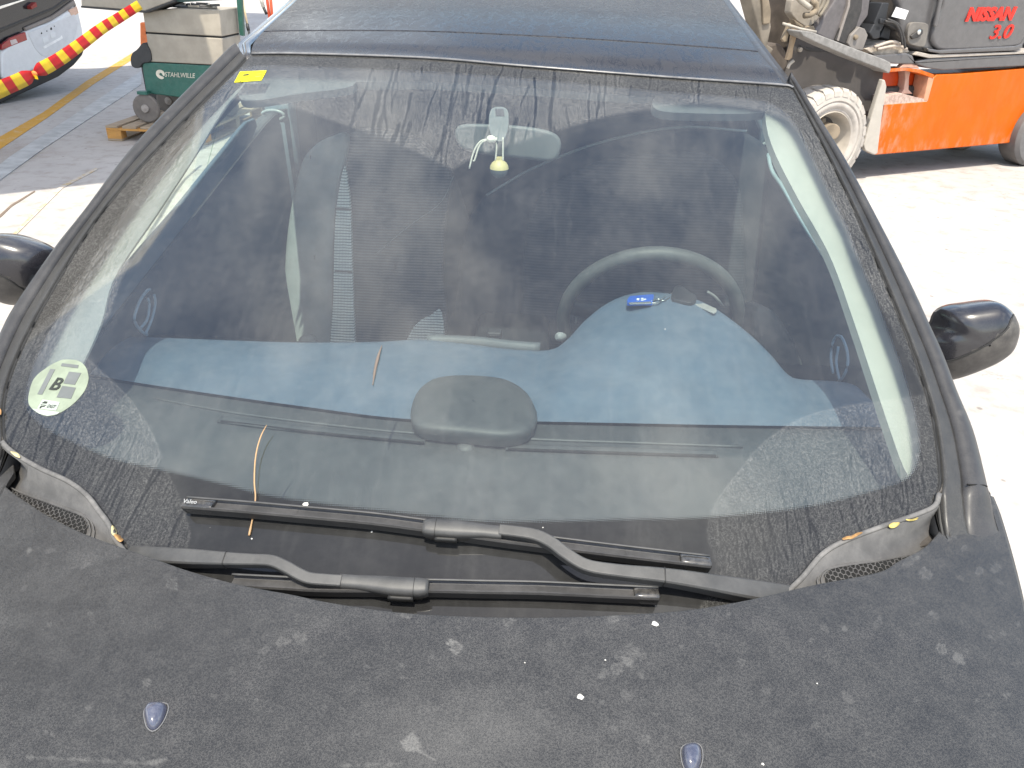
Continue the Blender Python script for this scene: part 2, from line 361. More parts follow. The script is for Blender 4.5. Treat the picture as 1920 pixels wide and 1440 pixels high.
PAINT = paint_dusty('dusty_bonnet_paint', splat_sheen=True)
PAINT2 = paint_dusty('dusty_body_paint', amt=.62, dustc=(.100, .097, .098), grain=.45)
ROOFP = paint_dusty('rain_marked_roof_paint', base=(.0095, .0095, .013), amt=.36, flow=True, rough=.40, coat=.18, coatr=.10, grain=.8, dustc=(.108, .105, .108))
PILLAR = paint_dusty('dusty_pillar_trim', base=(.010, .010, .010), amt=.58, grain=.6, dustc=(.10, .098, .095))
GLOSSBLK = plain('gloss_black', (.010, .010, .012), .20, coat=.5, dust=.35, dustcol=(.16, .155, .15))
MIRP = plain('mirror_paint', (.012, .012, .017), .24, coat=.5, dust=.45, dustcol=(.095, .093, .093), sc=3)
MIRL = plain('mirror_base_plastic', (.040, .037, .036), .5, dust=.3)
RUBBER = plain('black_rubber', (.012, .012, .012), .6)
BLACK = plain('black_void', (.004, .004, .004), .9)
COWL = plain('grey_cowl_plastic', (.064, .062, .061), .62, dust=.55, dustcol=(.135, .130, .126), bump=.2, bsc=500)
WIPER = plain('wiper_grey', (.042, .042, .042), .52, dust=.45, dustcol=(.092, .090, .088), bump=.1, bsc=700)
WIPDK = plain('wiper_rubber', (.030, .029, .029), .6, dust=.45, dustcol=(.090, .086, .084), bump=.3, bsc=600)
GLASS = glass_screen()
INNER = clear_glass('inner_glass', (.95, .97, .965), 0.0)
SIDEGL = clear_glass('side_glass', (.78, .88, .80), .03)
DASHBL = plain('blue_dash_vinyl', (.060, .092, .128), .55, var=.06, bump=.25, bsc=420, dust=.18, dustcol=(.2, .22, .24))
DASHGR = plain('grey_dash_vinyl', (.044, .047, .047), .55, var=.10, bump=.3, bsc=420, dust=.25, dustcol=(.10, .10, .098))
DARKPL = plain('dark_cabin_plastic', (.020, .021, .024), .6)
WHEELP = plain('steering_wheel_grey', (.058, .062, .058), .55, bump=.2, bsc=500)
PALE = plain('sunlit_pillar_trim', (.34, .345, .30), .7, var=.04)  # right pillar's lining: the sunlight on it is put into a paler colour
PALE2 = plain('shaded_grey_trim', (.19, .20, .195), .7, var=.05)  # same lining on the shaded left, painted duller; also general grey trim
SEATG = plain('seat_side_grey', (.21, .23, .235), .85, bump=.08, bsc=500)
SEATD = striped('seat_dark_ribs', (.022, .026, .034), (.085, .095, .108), .0085)
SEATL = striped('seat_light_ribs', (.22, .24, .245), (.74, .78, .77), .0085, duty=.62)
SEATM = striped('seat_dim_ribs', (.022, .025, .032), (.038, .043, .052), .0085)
SEATK = plain('seat_dark_cloth', (.022, .024, .030), .9, bump=.10, bsc=400)
CHROME = plain('chrome', (.75, .76, .76), .18, 1)
STEEL = plain('steel', (.55, .54, .5), .35, 1)
# ================================================================= THE DARK CAR
car = thing('parked_car', 'dark dust-covered car filling the foreground, seen over its bonnet', 'car', (0, 1.6, 0))
def G(a, v, h=0.0):
    """windscreen surface: a across (-1..1), v up the slope, h off the glass"""
    a = np.asarray(a, float); v = np.asarray(v, float)
    wd = .677-.0773*v; b = (.056-.030*np.clip(v, 0, 1.3))*(1-a*a)
    return np.stack([a*wd, .1+.9127*v-.4153*(b+h), 1.03+.4167*v+.9097*(b+h)], -1)
def newton(S, u, v, x0, it=9):
    x = np.array(x0, float); tgt = np.array([u, v])
    for _ in range(it):
        p = proj(S(*x))[0]; e = 1e-4
        J = np.stack([(proj(S(x[0]+e, x[1]))[0]-p)/e, (proj(S(x[0], x[1]+e))[0]-p)/e], 1)
        x = x+np.linalg.solve(J, tgt-p)
    return x
def guv(u, v, h=0.0): return newton(lambda a, b: G(a, b, h), u, v, ((u-930)/820, (1000-v)/1000))
def gpt(u, v, h=0.0): return G(*guv(u, v, h), h)
def gnormal(a, v):
    e = 1e-3; x = G(a+e, v)-G(a-e, v); y = G(a, v+e)-G(a, v-e); return nrm(np.cross(x, y))
def gline(px, n, h=0.0):
    q = smooth(px, n); P = []; N = []
    for u, v in q:
        k = guv(u, v, h); P.append(G(*k, h)); N.append(gnormal(*k))
    return np.array(P), np.array(N)

# ---- windscreen outline, traced
gB = [(10, 828), (19, 839), (42, 856), (83, 879), (133, 902), (167, 927), (188, 954), (208, 981), (231, 1024), (300, 1085), (500, 1145), (850, 1192), (1200, 1178), (1420, 1140), (1490, 1092), (1537, 1039), (1580, 1013), (1650, 986), (1742, 952), (1757, 925)]
gT = [(472, 101), (560, 101), (798, 109), (980, 124), (1250, 145), (1468, 160), (1487, 165)]
gL = [(10, 828), (8, 760), (30, 680), (88, 565), (192, 400), (320, 256), (447, 128), (472, 101)]
gR = [(1757, 925), (1761, 891), (1749, 792), (1728, 714), (1697, 626), (1620, 437), (1551, 290), (1487, 165)]
def uvcurve(px, n, cr=True): return np.array([guv(u, v) for u, v in smooth(px, n, cr=cr)])
NS, NT_ = 660, 400
def dense(px, n, k=90):
    q = np.array([guv(u, v) for u, v in smooth(px, k)]); s = np.linspace(0, 1, k); t = np.linspace(0, 1, n)
    return np.stack([np.interp(t, s, q[:, 0]), np.interp(t, s, q[:, 1])], 1)
B_, T_, L_, R_ = dense(gB, NS), dense(gT, NS), dense(gL, NT_), dense(gR, NT_)
# the bottom curve is resampled evenly in a so that rows stay regular
s = np.linspace(0, 1, NS)[None, :, None]; t = np.linspace(0, 1, NT_)[:, None, None]
C00, C10, C01, C11 = B_[0], B_[-1], T_[0], T_[-1]
UV = (1-t)*B_[None]+t*T_[None]+(1-s)*L_[:, None]+s*R_[:, None]-((1-s)*(1-t)*C00+s*(1-t)*C10+(1-s)*t*C01+s*t*C11)
P = G(UV[..., 0], UV[..., 1])
wind = grid('windscreen', P, None, car, thick=.005, off=-1, mats=[GLASS, INNER])
PX = proj(P.reshape(-1, 3)); X, Y = PX[:, 0], PX[:, 1]
clear_px = smooth([(127, 560), (107, 597), (88, 633), (67, 677), (58, 702), (48, 743), (50, 765), (69, 789), (100, 810), (146, 832), (187, 850), (229, 864), (300, 879), (417, 906), (500, 927), (625, 946), (792, 964), (900, 976), (1050, 976), (1166, 973), (1325, 969), (1511, 949), (1644, 917), (1704, 893), (1723, 852), (1719, 792), (1706, 739), (1685, 675), (1659, 608), (1639, 555), (1615, 500), (1588, 428), (1562, 376), (1535, 321), (1507, 264), (1486, 228), (1460, 204), (1408, 187), (1230, 172), (1000, 150), (800, 136), (560, 126), (475, 126), (440, 138), (403, 181), (368, 219), (264, 354), (160, 507)], 220, True)
sd = sdist(X, Y, clear_px)
attr(wind, 'frit', np.clip(.5+sd/20, 0, 1))
wipe_px = smooth([(165, 672), (232, 735), (262, 772), (290, 820), (312, 880), (336, 930), (357, 1000), (352, 1050), (420, 1120), (850, 1200), (1250, 1170), (1340, 1080), (1325, 1000), (1340, 945), (1380, 890), (1430, 830), (1500, 785), (1570, 764), (1655, 752)], 90).tolist()+[(1735, 740)]+smooth([(1690, 650), (1600, 470), (1500, 255), (1440, 212), (1360, 196)], 20).tolist()+smooth([(1300, 194), (1230, 203), (1150, 215), (1060, 240), (1000, 258), (900, 290), (848, 318)], 30).tolist()+smooth([(848, 318), (780, 285), (700, 252), (640, 232), (560, 205), (480, 190), (430, 185)], 30).tolist()+smooth([(415, 215), (350, 300), (290, 400), (262, 452), (225, 530), (205, 590), (180, 620)], 30).tolist()
sw_ = sdist(X, Y, wipe_px)
lump = np.interp(np.arange(4000), np.arange(4000), RNG.rand(4000))
attr(wind, 'dusty', np.clip(.5+sw_/7, 0, 1))
attr(wind, 'runs', np.clip((Y-560)/120, 0, 1))
# dried water tracks, wandering down the slope
IMG = np.zeros((1460, 1960), np.float32); RIM = np.zeros((1460, 1960), np.float32)
yy_, xx_ = np.mgrid[0:1460, 0:1960]
def dab(im, u, v, r, val):
    x0, x1, y0, y1 = int(max(u-r-2, 0)), int(min(u+r+3, 1960)), int(max(v-r-2, 0)), int(min(v+r+3, 1460))
    if x1 <= x0 or y1 <= y0: return
    d = np.hypot(xx_[y0:y1, x0:x1]-u, yy_[y0:y1, x0:x1]-v); im[y0:y1, x0:x1] = np.maximum(im[y0:y1, x0:x1], np.clip(r+.5-d, 0, 1)*val)
def trickle(u, v, L, r, val, drift, wig, rim):
    a = 0.0
    for i in range(int(L/1.6)):
        a = a*.93+RNG.randn()*wig; u += drift*1.6+a*.55; v += 1.6
        rr = r*(.75+.5*abs(math.sin(i*.09+u*.03)))*min(1, (L-i*1.6)/18+.35)
        dab(IMG, u, v, rr, val); dab(RIM, u-rr-1.0, v, 1.1, rim); dab(RIM, u+rr+1.0, v, 1.1, rim*.8)
for i in range(34):
    u = random.choice([random.uniform(620, 1290), random.gauss(860, 45), random.gauss(990, 60), random.gauss(735, 50)]); v = random.uniform(118, 260)
    trickle(u, v, random.uniform(60, 290), random.uniform(1.6, 4.2), random.uniform(.55, 1), -.22*(u-500)/900*0-.20*(1 if u < 1000 else -.10), .16, .45)
for i in range(60): trickle(random.uniform(560, 1460), random.uniform(115, 180), random.uniform(12, 60), random.uniform(1.2, 2.6), random.uniform(.3, .8), -.1, .3, .4)
for i in range(120):
    u = random.uniform(20, 350); v = 700+.42*u+random.uniform(0, 240); trickle(u, v, random.uniform(40, 210), random.uniform(1.0, 2.6), random.uniform(.3, .95), -.52, .18, .75)
for i in range(90):
    u = random.uniform(1340, 1740); v = 1060-.40*(u-1340)+random.uniform(-110, 40); trickle(u, v, random.uniform(30, 150), random.uniform(1.0, 2.6), random.uniform(.3, .9), .22, .18, .7)
for i in range(60):
    t0 = random.random(); u = 440-t0*400+random.uniform(-14, 30); v = 160+t0*520; trickle(u, v, random.uniform(10, 60), random.uniform(1.0, 2.0), random.uniform(.3, .9), -1.0+.6*t0, .4, .9)
for i in range(70):
    t0 = random.random(); u = 1500+t0*235+random.uniform(-6, 34); v = 240+t0*520; trickle(u, v, random.uniform(8, 46), random.uniform(1.0, 2.0), random.uniform(.3, .9), .5, .5, .9)
ui, vi = np.clip(X.astype(int), 0, 1959), np.clip(Y.astype(int), 0, 1459)
RIM[:, :] = np.maximum(RIM, 0)
attr(wind, 'track', IMG[vi, ui]); attr(wind, 'edge', np.maximum(RIM[vi, ui]*(1-IMG[vi, ui]), np.clip(1.5-np.abs(sw_-1)/1.6, 0, 1)*.8*np.clip((Y-640)/60, 0, 1)*(.4+.6*RNG.rand(len(X)))))
uvmap(wind, np.stack([P[..., 0], UV[..., 1]*1.0], -1).reshape(-1, 2))

# ---- roof: header panel, main panel (groove between), side mouldings
T3 = G(T_[:, 0], T_[:, 1])
def roofz(d, x): return .050*(1-np.exp(-d/.28))+.030*(1-np.exp(-d/1.1))-.030*(1-(np.abs(x)/.6)**2)*np.clip(d/.4, 0, 1)*.6
cols = np.linspace(0, NS-1, 90).astype(int)
TT = T3[cols]
SIL = {1: np.cross(ray(1473, 132), ray(1370, 0)), -1: np.cross(ray(428, 93), ray(540, 0))}
def edge_x(side, y, z):
    n = SIL[side]; return CX-(n[1]*(y-CY)+n[2]*(z-CZ))/n[0]
def roofpt(p, d):
    ctr = .985; y0 = p[1]; k = min(d/.35, 1)
    y = y0+d
    d0 = max(d, 0); s_ = (p[0]-TT[0][0])/(TT[-1][0]-TT[0][0])*2-1
    ze = 1.447+.050*(1-math.exp(-d0/.35))+.034*(1-math.exp(-d0/1.2))
    k = 1-math.exp(-d0/.12); kk = min(1, d0/.1)
    z = p[2]*(1-kk)+kk*(ze+.020*(1-s_*s_)*1.0+(p[2]-1.447-.020*(1-s_*s_))*math.exp(-d0/.2))
    xl, xr = edge_x(-1, y, ze)+.030, edge_x(1, y, ze)-.030
    x = p[0]*(1-k)+k*(xl+(xr-xl)*(s_+1)/2)
    if d > 2.45: z -= .10*(d-2.45)**2
    return (x, y, z)
ds1 = [.004, .006, .012]+list(np.linspace(.03, .255, 10))+[.262, .264]
ds2 = [.270, .272, .280]+list(np.linspace(.32, 2.5, 26))+[2.6, 2.7]
roof = grid('roof', [[np.array(roofpt(p, d))+np.array([0, 0, -.006 if d in (.004, .270, .264) else 0]) for p in TT] for d in ds2], ROOFP, car)
grid('header_panel', [[np.array(roofpt(p, d))+np.array([0, 0, -.007 if d in (.004, .264) else 0]) for p in TT] for d in ds1], ROOFP, roof)
grid('roof_seal', [[np.array(roofpt(p, d))+np.array([0, 0, -.010]) for p in TT] for d in (-.010, .012, .25, .29)], RUBBER, roof)
grid('headliner', [[np.array(roofpt(p*np.array([.96, 1, 1]), d))+np.array([0, 0, -.045]) for p in TT[::4]] for d in (.02, .3, .9, 1.7, 2.6)], PALE2, roof)
# bright glass edge strip along the top of the screen
nT = smooth(gT, 60); stripP = np.array([gpt(u, v, .0015) for u, v in nT])
sweep('screen_seal', stripP, (0, -.41, .91), [(-.0035, 0), (-.002, .003), (.002, .003), (.0035, 0)], plain('screen_seal_grey', (.09, .09, .095), .25, dust=.5, dustcol=(.3, .29, .28)), roof)

# ---- A pillars: seal channel, trim strip and outer skin, from glass edge to silhouette
oL = [(-62, 850), (-50, 770), (-20, 680), (5, 618), (30, 573), (101, 472), (159, 400), (255, 271), (412, 109), (440, 84)]
oR = [(1858, 930), (1829, 818), (1796, 739), (1769, 668), (1744, 614), (1710, 540), (1664, 450), (1589, 312), (1543, 240), (1480, 141)]
def Hz(x, y):
    y = np.asarray(y, float); x = np.asarray(x, float)
    return 1.019+.055*(y+.17)-.055*np.clip(-y-.17, 0, 2)**1.5-.045*(np.abs(x)/.75)**2.4*(1+np.clip(.2-y, -.3, .6)*1.6)
pil = []
def foot(p, dy, q):
    z = float(Hz(p[0], p[1]-dy)); return np.array([p[0], p[1]-dy, p[2]*(1-q)+(z-.003)*q])
for side, gi, oo in ((-1, gL, oL), (1, gR, oR)):
    n = 70
    gi2 = gi[:-1]+[(462, 111)] if side < 0 else gi[:-1]+[(1480, 154)]
    qi, qo = smooth(gi2, n), smooth(oo, n)
    rows = []
    for (u0, v0), (u1, v1) in zip(qi, qo):
        a = guv(u0, v0); b = newton(lambda x, y: G(x, y, -.012), u1, v1, (1.12*side, a[1]))
        A = G(*a); Bq = G(*b, -.012); N = gnormal(*a)
        rows.append((A, Bq, N))
    f_ = [(foot(r[0], dy, q), foot(r[1], dy, q), r[2]*(1-.92*q)) for r, dy, q in ((rows[0], .060, 1.0), (rows[0], .046, .93), (rows[0], .030, .70), (rows[0], .016, .38), (rows[0], .006, .12))]
    rows = f_+rows; n = len(rows)
    A = np.array([r[0] for r in rows]); Bq = np.array([r[1] for r in rows]); N = np.array([r[2] for r in rows])
    def band(ts, hs): return np.array([[A[i]+(Bq[i]-A[i])*t_+N[i]*h_ for t_, h_ in zip(ts, hs)] for i in range(n)])
    p = grid('pillar', band([.44, .46, .55, .68, .80, .90, .97, 1.0, 1.0, .97], [-.006, .004, .010, .012, .011, .007, .001, -.006, -.03, -.06]), PAINT2, car)
    if side < 0: p['label'] = 'left dusty windscreen pillar'
    grid('pillar_trim', band([.06, .08, .13, .26, .38, .43, .445], [-.008, .0035, .005, .002, .004, .003, -.008]), PILLAR, p)
    grid('edge_seal', band([-.02, -.005, .035, .05], [-.004, .0022, .0022, -.006]), RUBBER, p)
    jag = A+(Bq-A)*.022+N*.0016; ss = .35+.65*np.abs(np.sin(np.arange(n)*1.9+side))*np.clip(np.sin(np.arange(n)*.31+2)+.9, .3, 1)
    tube('torn_seal', jag+(Bq-A)*(.010*np.sin(np.arange(n)*1.3))[:, None], .0024, BLACK, p, 6, scale=list(ss))
    tube('shut_line', np.array([A[6]+(Bq[6]-A[6])*t_+N[6]*(.0105-.006*max(0, (t_-.8)/.2)) for t_ in np.linspace(.47, .88, 10)]), .0013, BLACK, p, 6)
    grid('channel', band([-.03, .12, .5], [-.009, -.009, -.009]), BLACK, p)
    # body behind the skin so that nothing is paper thin
    inner = np.array([[A[i]-N[i]*.012-(Bq[i]-A[i])*.05, A[i]-N[i]*.055-(Bq[i]-A[i])*.1, Bq[i]-N[i]*.065, Bq[i]-N[i]*.004] for i in range(n)])
    grid('pillar_core', inner, DARKPL, p)
    pil.append((A, Bq, N))
# roof rails carry on from the pillars to the back
for side, (A, Bq, N) in zip((-1, 1), pil):
    e = Bq[-1]; c0 = cols[0] if side < 0 else cols[-1]
    base = TT[0] if side < 0 else TT[-1]
    path = []
    for d in [.0, .05, .12, .25, .5, .9, 1.4, 1.9, 2.4, 2.7]:
        r = np.array(roofpt(base, d)); path.append(np.array([edge_x(side, r[1], r[2])-side*.018, r[1], r[2]-.004]) if d > .1 else r+np.array([side*.012, 0, -.008]))
    path = np.array(path)
    sweep('roof_rail', path, (0, 0, 1), [(-.022*side, -.03), (-.020*side, -.004), (-.014*side, .003), (-.011*side, -.001), (-.006*side, -.001), (-.003*side, .004), (.008*side, .003), (.015*side, -.005), (.018*side, -.02), (.018*side, -.06)], GLOSSBLK if side < 0 else PAINT2, roof)

# ---- bonnet
def H(x, y): return np.stack([np.asarray(x, float), np.asarray(y, float), Hz(x, y)], -1)
def hxy(u, v):
    p = on_z(u, v, .98); return newton(H, u, v, p[:2])
def hpt(u, v, h=0): x, y = hxy(u, v); return H(x, y)+np.array([0, 0, h])
edge_px = [(-160, 745), (-95, 815), (-40, 868), (0, 904), (31, 929), (94, 970), (160, 1002), (215, 1022), (300, 1052), (358, 1072), (450, 1097), (546, 1115), (617, 1130), (742, 1148), (870, 1156), (992, 1158), (1102, 1156), (1272, 1146), (1394, 1127), (1522, 1098), (1644, 1074), (1686, 1052), (1740, 1021), (1777, 970), (1792, 915), (1799, 893), (1815, 894), (1836, 904), (1857, 927)]
ep = smooth(edge_px, 700); EX = np.array([hxy(u, v) for u, v in ep])
rowsY = []
FR = .62
nr = 260; tt = np.r_[np.linspace(0, .55, 215), np.linspace(.56, 1, 45)]
keep = EX[:, 0] > -.66; mr_ = EX[EX[:, 0] > .66][::-1]*np.array([-1, 1]); EX = np.vstack([mr_, EX[keep]])
EX = smooth(EX, 700, cr=False)
RB = np.array([hxy(u, v) for u, v in smooth([(1857, 927), (1872, 965), (1898, 1055), (1920, 1150), (1938, 1260), (1950, 1360), (1960, 1450)], 60)])
RB = np.vstack([RB, [[RB[-1, 0]-.015, -.55], [RB[-1, 0]-.05, -.72]]]); RB = smooth(RB, 400, cr=False); RB = np.stack([np.interp(tt, np.linspace(0, 1, 400), RB[:, k]) for k in (0, 1)], 1); LB = RB*np.array([-1, 1]); LB[:, 1] += (EX[0, 1]-RB[0, 1])*(1-tt)
fs_ = np.linspace(0, 1, 700)[:, None]; front = LB[-1]*(1-fs_)+RB[-1]*fs_; front[:, 1] -= .06*(1-(2*fs_[:, 0]-1)**2)
s_ = fs_[None]; t_ = tt[:, None, None]
XY = EX[None]*(1-t_)+front[None]*t_+LB[:, None]*(1-s_)+RB[:, None]*s_-(EX[0]*(1-t_)*(1-s_)+EX[-1]*(1-t_)*s_+front[0]*t_*(1-s_)+front[-1]*t_*s_)
HP = H(XY[..., 0], XY[..., 1])
lip = HP[0].copy(); lip2 = lip+np.array([0, .0, -.010]); lip3 = lip+np.array([0, -.02, -.013])
HPall = np.concatenate([lip3[None], lip2[None], (lip+np.array([0, .002, -.003]))[None], HP], 0)
nose = []
for dz, dy in ((-.03, -.05), (-.10, -.10), (-.25, -.14), (-.45, -.15), (-.62, -.10)):
    nose.append(HP[-1]+np.array([0, dy, dz]))
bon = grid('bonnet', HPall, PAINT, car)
grid('front_bumper', np.array([HP[-1]+np.array([0, -.004, -.006])]+nose), PAINT2, car)
# splashes on the bonnet, plus a painted sheen
PX = proj(HPall.reshape(-1, 3)); X, Y = PX[:, 0], PX[:, 1]
sp = np.zeros(len(X))
def wob(X, Y, s, k): return np.sin(X/s*1.3+k)*np.cos(Y/s*1.1+2*k)+.5*np.sin(X/s*2.9-k*3+Y/s*2.3)
def blob(u, v, r, k, st=1.0, ring=False):
    global sp
    d = np.hypot(X-u, (Y-v)*1.1)+wob(X, Y, r*.55, k)*r*.30+wob(Y, X, r*.23, k*2)*r*.16
    f = np.clip((r-d)/3+.5, 0, 1)
    if ring: f = f*np.clip((d-r*.45)/(r*.4), .35, 1)
    sp = np.maximum(sp, f*st)
clus = [(u, v, s, max(1, int(k*.55))) for u, v, s, k in [(1160, 1245, 52, 26), (1800, 1225, 36, 9), (1140, 1150, 20, 4), (1440, 1200, 28, 5), (1395, 1258, 22, 4), (1580, 1190, 26, 4), (1720, 1060, 40, 9), (1790, 1000, 46, 10), (1745, 1145, 24, 4), (1850, 1080, 34, 6), (1845, 1310, 26, 5), (545, 1200, 24, 6), (270, 1280, 14, 5), (1265, 1200, 20, 3), (760, 1150, 8, 2), (955, 1163, 10, 2), (320, 1085, 26, 6), (60, 1028, 20, 5), (1185, 1380, 30, 3), (1640, 1175, 16, 3), (1690, 1290, 50, 5), (1560, 1360, 60, 4), (1890, 1180, 24, 4), (1720, 1030, 40, 8), (1840, 960, 30, 6), (1815, 930, 18, 5)]]
for u, v, sprd, k in clus:
    for i in range(k):
        a = random.random()*6.28; q = sprd*math.sqrt(random.random()); r = random.choice([3, 4, 5, 6, 8, 11])*random.uniform(.8, 1.2)
        blob(u+q*math.cos(a), v+q*math.sin(a)*.8, r, random.random()*9, random.uniform(.10, .5), random.random() < .6)
for i in range(46): blob(random.uniform(0, 1900), random.uniform(1150, 1440), random.uniform(2, 5), i, random.uniform(.2, .55), True)
blob(852, 1213, 13, 2.2, .9, True)
splash = [(751, 1392), (758, 1386), (766, 1378), (776, 1369), (775, 1374), (781, 1381), (787, 1386), (784, 1389), (790, 1393), (785, 1396), (794, 1400), (786, 1402), (797, 1413), (816, 1424), (812, 1425), (794, 1415), (778, 1408), (762, 1410), (757, 1404)]
sp = np.maximum(sp, np.clip(-sdist(X, Y, splash)/2+.5, 0, 1)*.7)
sp = np.maximum(sp, np.clip(-sdist(X, Y, [(264, 1432), (280, 1426), (318, 1420), (290, 1436)])/2+.5, 0, 1)*.5)
for k, (a, b) in enumerate((((50, 1420), (150, 1424)), ((150, 1424), (280, 1432)), ((640, 1436), (760, 1432)))):
    d = sdist(X, Y, [a, b], False)+wob(X, Y, 9, k)*2; sp = np.maximum(sp, np.clip((3-d)/2, 0, 1)*.35)
# broad cloud sheen painted into the bonnet colour
sp = np.maximum(sp, .26*np.clip(1-np.hypot((X-860)/260, (Y-1390)/120), 0, 1)); attr(bon, 'splat_sheen', sp)
DROP = plain('bird_dropping_white', (.52, .51, .48), .8, var=.35, sc=400)
for u, v, r in ((1088, 1307, .0034), (1228, 1170, .0036), (1135, 1238, .0010), (1430, 1433, .0014), (984, 1243, .0009), (1532, 1282, .0009)):
    c = hpt(u, v); k = 11
    V = [c+np.array([0, 0, .0016])]+[c+np.array([math.cos(6.28*i/k)*r*(1+.25*math.sin(3*i+u)), math.sin(6.28*i/k)*r*(1+.2*math.cos(2*i)), .0004]) for i in range(k)]
    mesh('bird_dropping', V, [(0, 1+i, 1+(i+1) % k) for i in range(k)], DROP, bon, True)
# washer nozzles
for u, v, sg in ((291, 1343, 1), (1297, 1418, -1)):
    c = hpt(u, v); lx = .0135; ly = .0195
    px = [(272, 1349), (271, 1335), (280, 1322), (296, 1319), (313, 1323), (312, 1338), (302, 1358), (288, 1370), (277, 1364)] if sg > 0 else [(1278, 1405), (1290, 1397), (1304, 1396), (1313, 1402), (1316, 1420), (1311, 1440), (1300, 1452), (1287, 1446), (1279, 1428)]
    r0 = smooth(px, 28, True); ring = np.array([hpt(a, b) for a, b in r0]); ctr = ring.mean(0)+np.array([-.003, -.001, 0])
    V = []; hs = [(1.0, -.002), (.96, .002), (.86, .0055), (.66, .0085), (.4, .0098), (.16, .0102)]
    for f, hh in hs: V += [ctr+(p_-ctr)*f+np.array([0, 0, hh]) for p_ in ring]
    V.append(ctr+np.array([0, 0, .0103])); F = gridfaces(len(hs), 28, True)+[((len(hs)-1)*28+i, (len(hs)-1)*28+(i+1) % 28, len(V)-1) for i in range(28)]
    nz = mesh('washer_nozzle', V, F, plain('nozzle_blue_paint', (.050, .055, .085), .16, coat=.8, var=.1, dust=.35, dustcol=(.17, .175, .21), sc=60), bon, True)
    ring2 = np.array([ctr+(p_-ctr)*1.07+np.array([0, 0, .0004]) for p_ in ring]); sweep('nozzle_rim', np.vstack([ring2, ring2[:2]]), (0, 0, 1), [(-.0007, 0), (-.0004, .0006), (.0004, .0006), (.0007, 0)], plain('nozzle_rim_dust', (.13, .13, .135), .8), bon, cap=False)

# ---- wings (fenders), right and left, with the shut line to the door
for side in (-1, 1):
    bd_ = HP[:, 699 if side > 0 else 0][::8]
    pathx = [[p+np.array([side*dx*(1.0-.25*min(1, i_/25)), 0, dz]) for dx, dz in ((-.02, -.004), (-.002, -.001), (.006, -.004), (.012, -.018), (.020, -.05), (.042, -.12), (.085, -.24), (.104, -.42), (.07, -.62))] for i_, p in enumerate(bd_)]
    wg = grid('front_wing', pathx, PAINT2, car)
# ---- cowl between bonnet and glass
from mathutils.bvhtree import BVHTree
def bvh(o):
    me = o.data; return BVHTree.FromPolygons([v.co.copy() for v in me.vertices], [tuple(p.vertices) for p in me.polygons])
def hit(tree, u, v):
    loc, n, i, d = tree.ray_cast(Vector(CP), Vector(ray(u, v)))
    if loc is None: return None, None
    n = np.array(n); n = n if np.dot(n, ray(u, v)) < 0 else -n
    return np.array(loc), n
nb = 240
bq = G(*uvcurve(gB, nb).T)
hx = HP[0]; ox = np.argsort(hx[:, 0]); hs_ = hx[ox]
rows = []
for p in bq:
    xh = p[0]*1.075; h = np.array([np.interp(xh, hs_[:, 0], hs_[:, k]) for k in range(3)]); h[0] = xh
    far = h+np.array([0, -.05, -.034]); near = h+np.array([0, .0, -.022])
    N = np.array([0, -.38, .92])
    g0 = p-N*.006+np.array([0, .006, 0]); g1 = p+N*.0015+np.array([0, -.003, 0]); g2 = p+N*.001+np.array([0, -.010, 0])
    mid = (p*.6+near*.4); mid2 = p*.3+near*.7
    rows.append([g0, p+N*.001, g1+N*.001, g2, mid-N*.004, mid2-N*.004, near, far, far+np.array([0, -.03, -.10])])
cowl = grid('cowl', rows, COWL, car)
ct = bvh(cowl)
sweep('cowl_seal', np.array([r[2] for r in rows])+np.array([0, -.001, .001]), (0, -.38, .92), [(-.004, -.002), (-.003, .002), (.002, .002), (.004, -.002)], plain('cowl_seal_grey', (.07, .068, .066), .6, dust=.6, dustcol=(.22, .21, .20)), cowl)
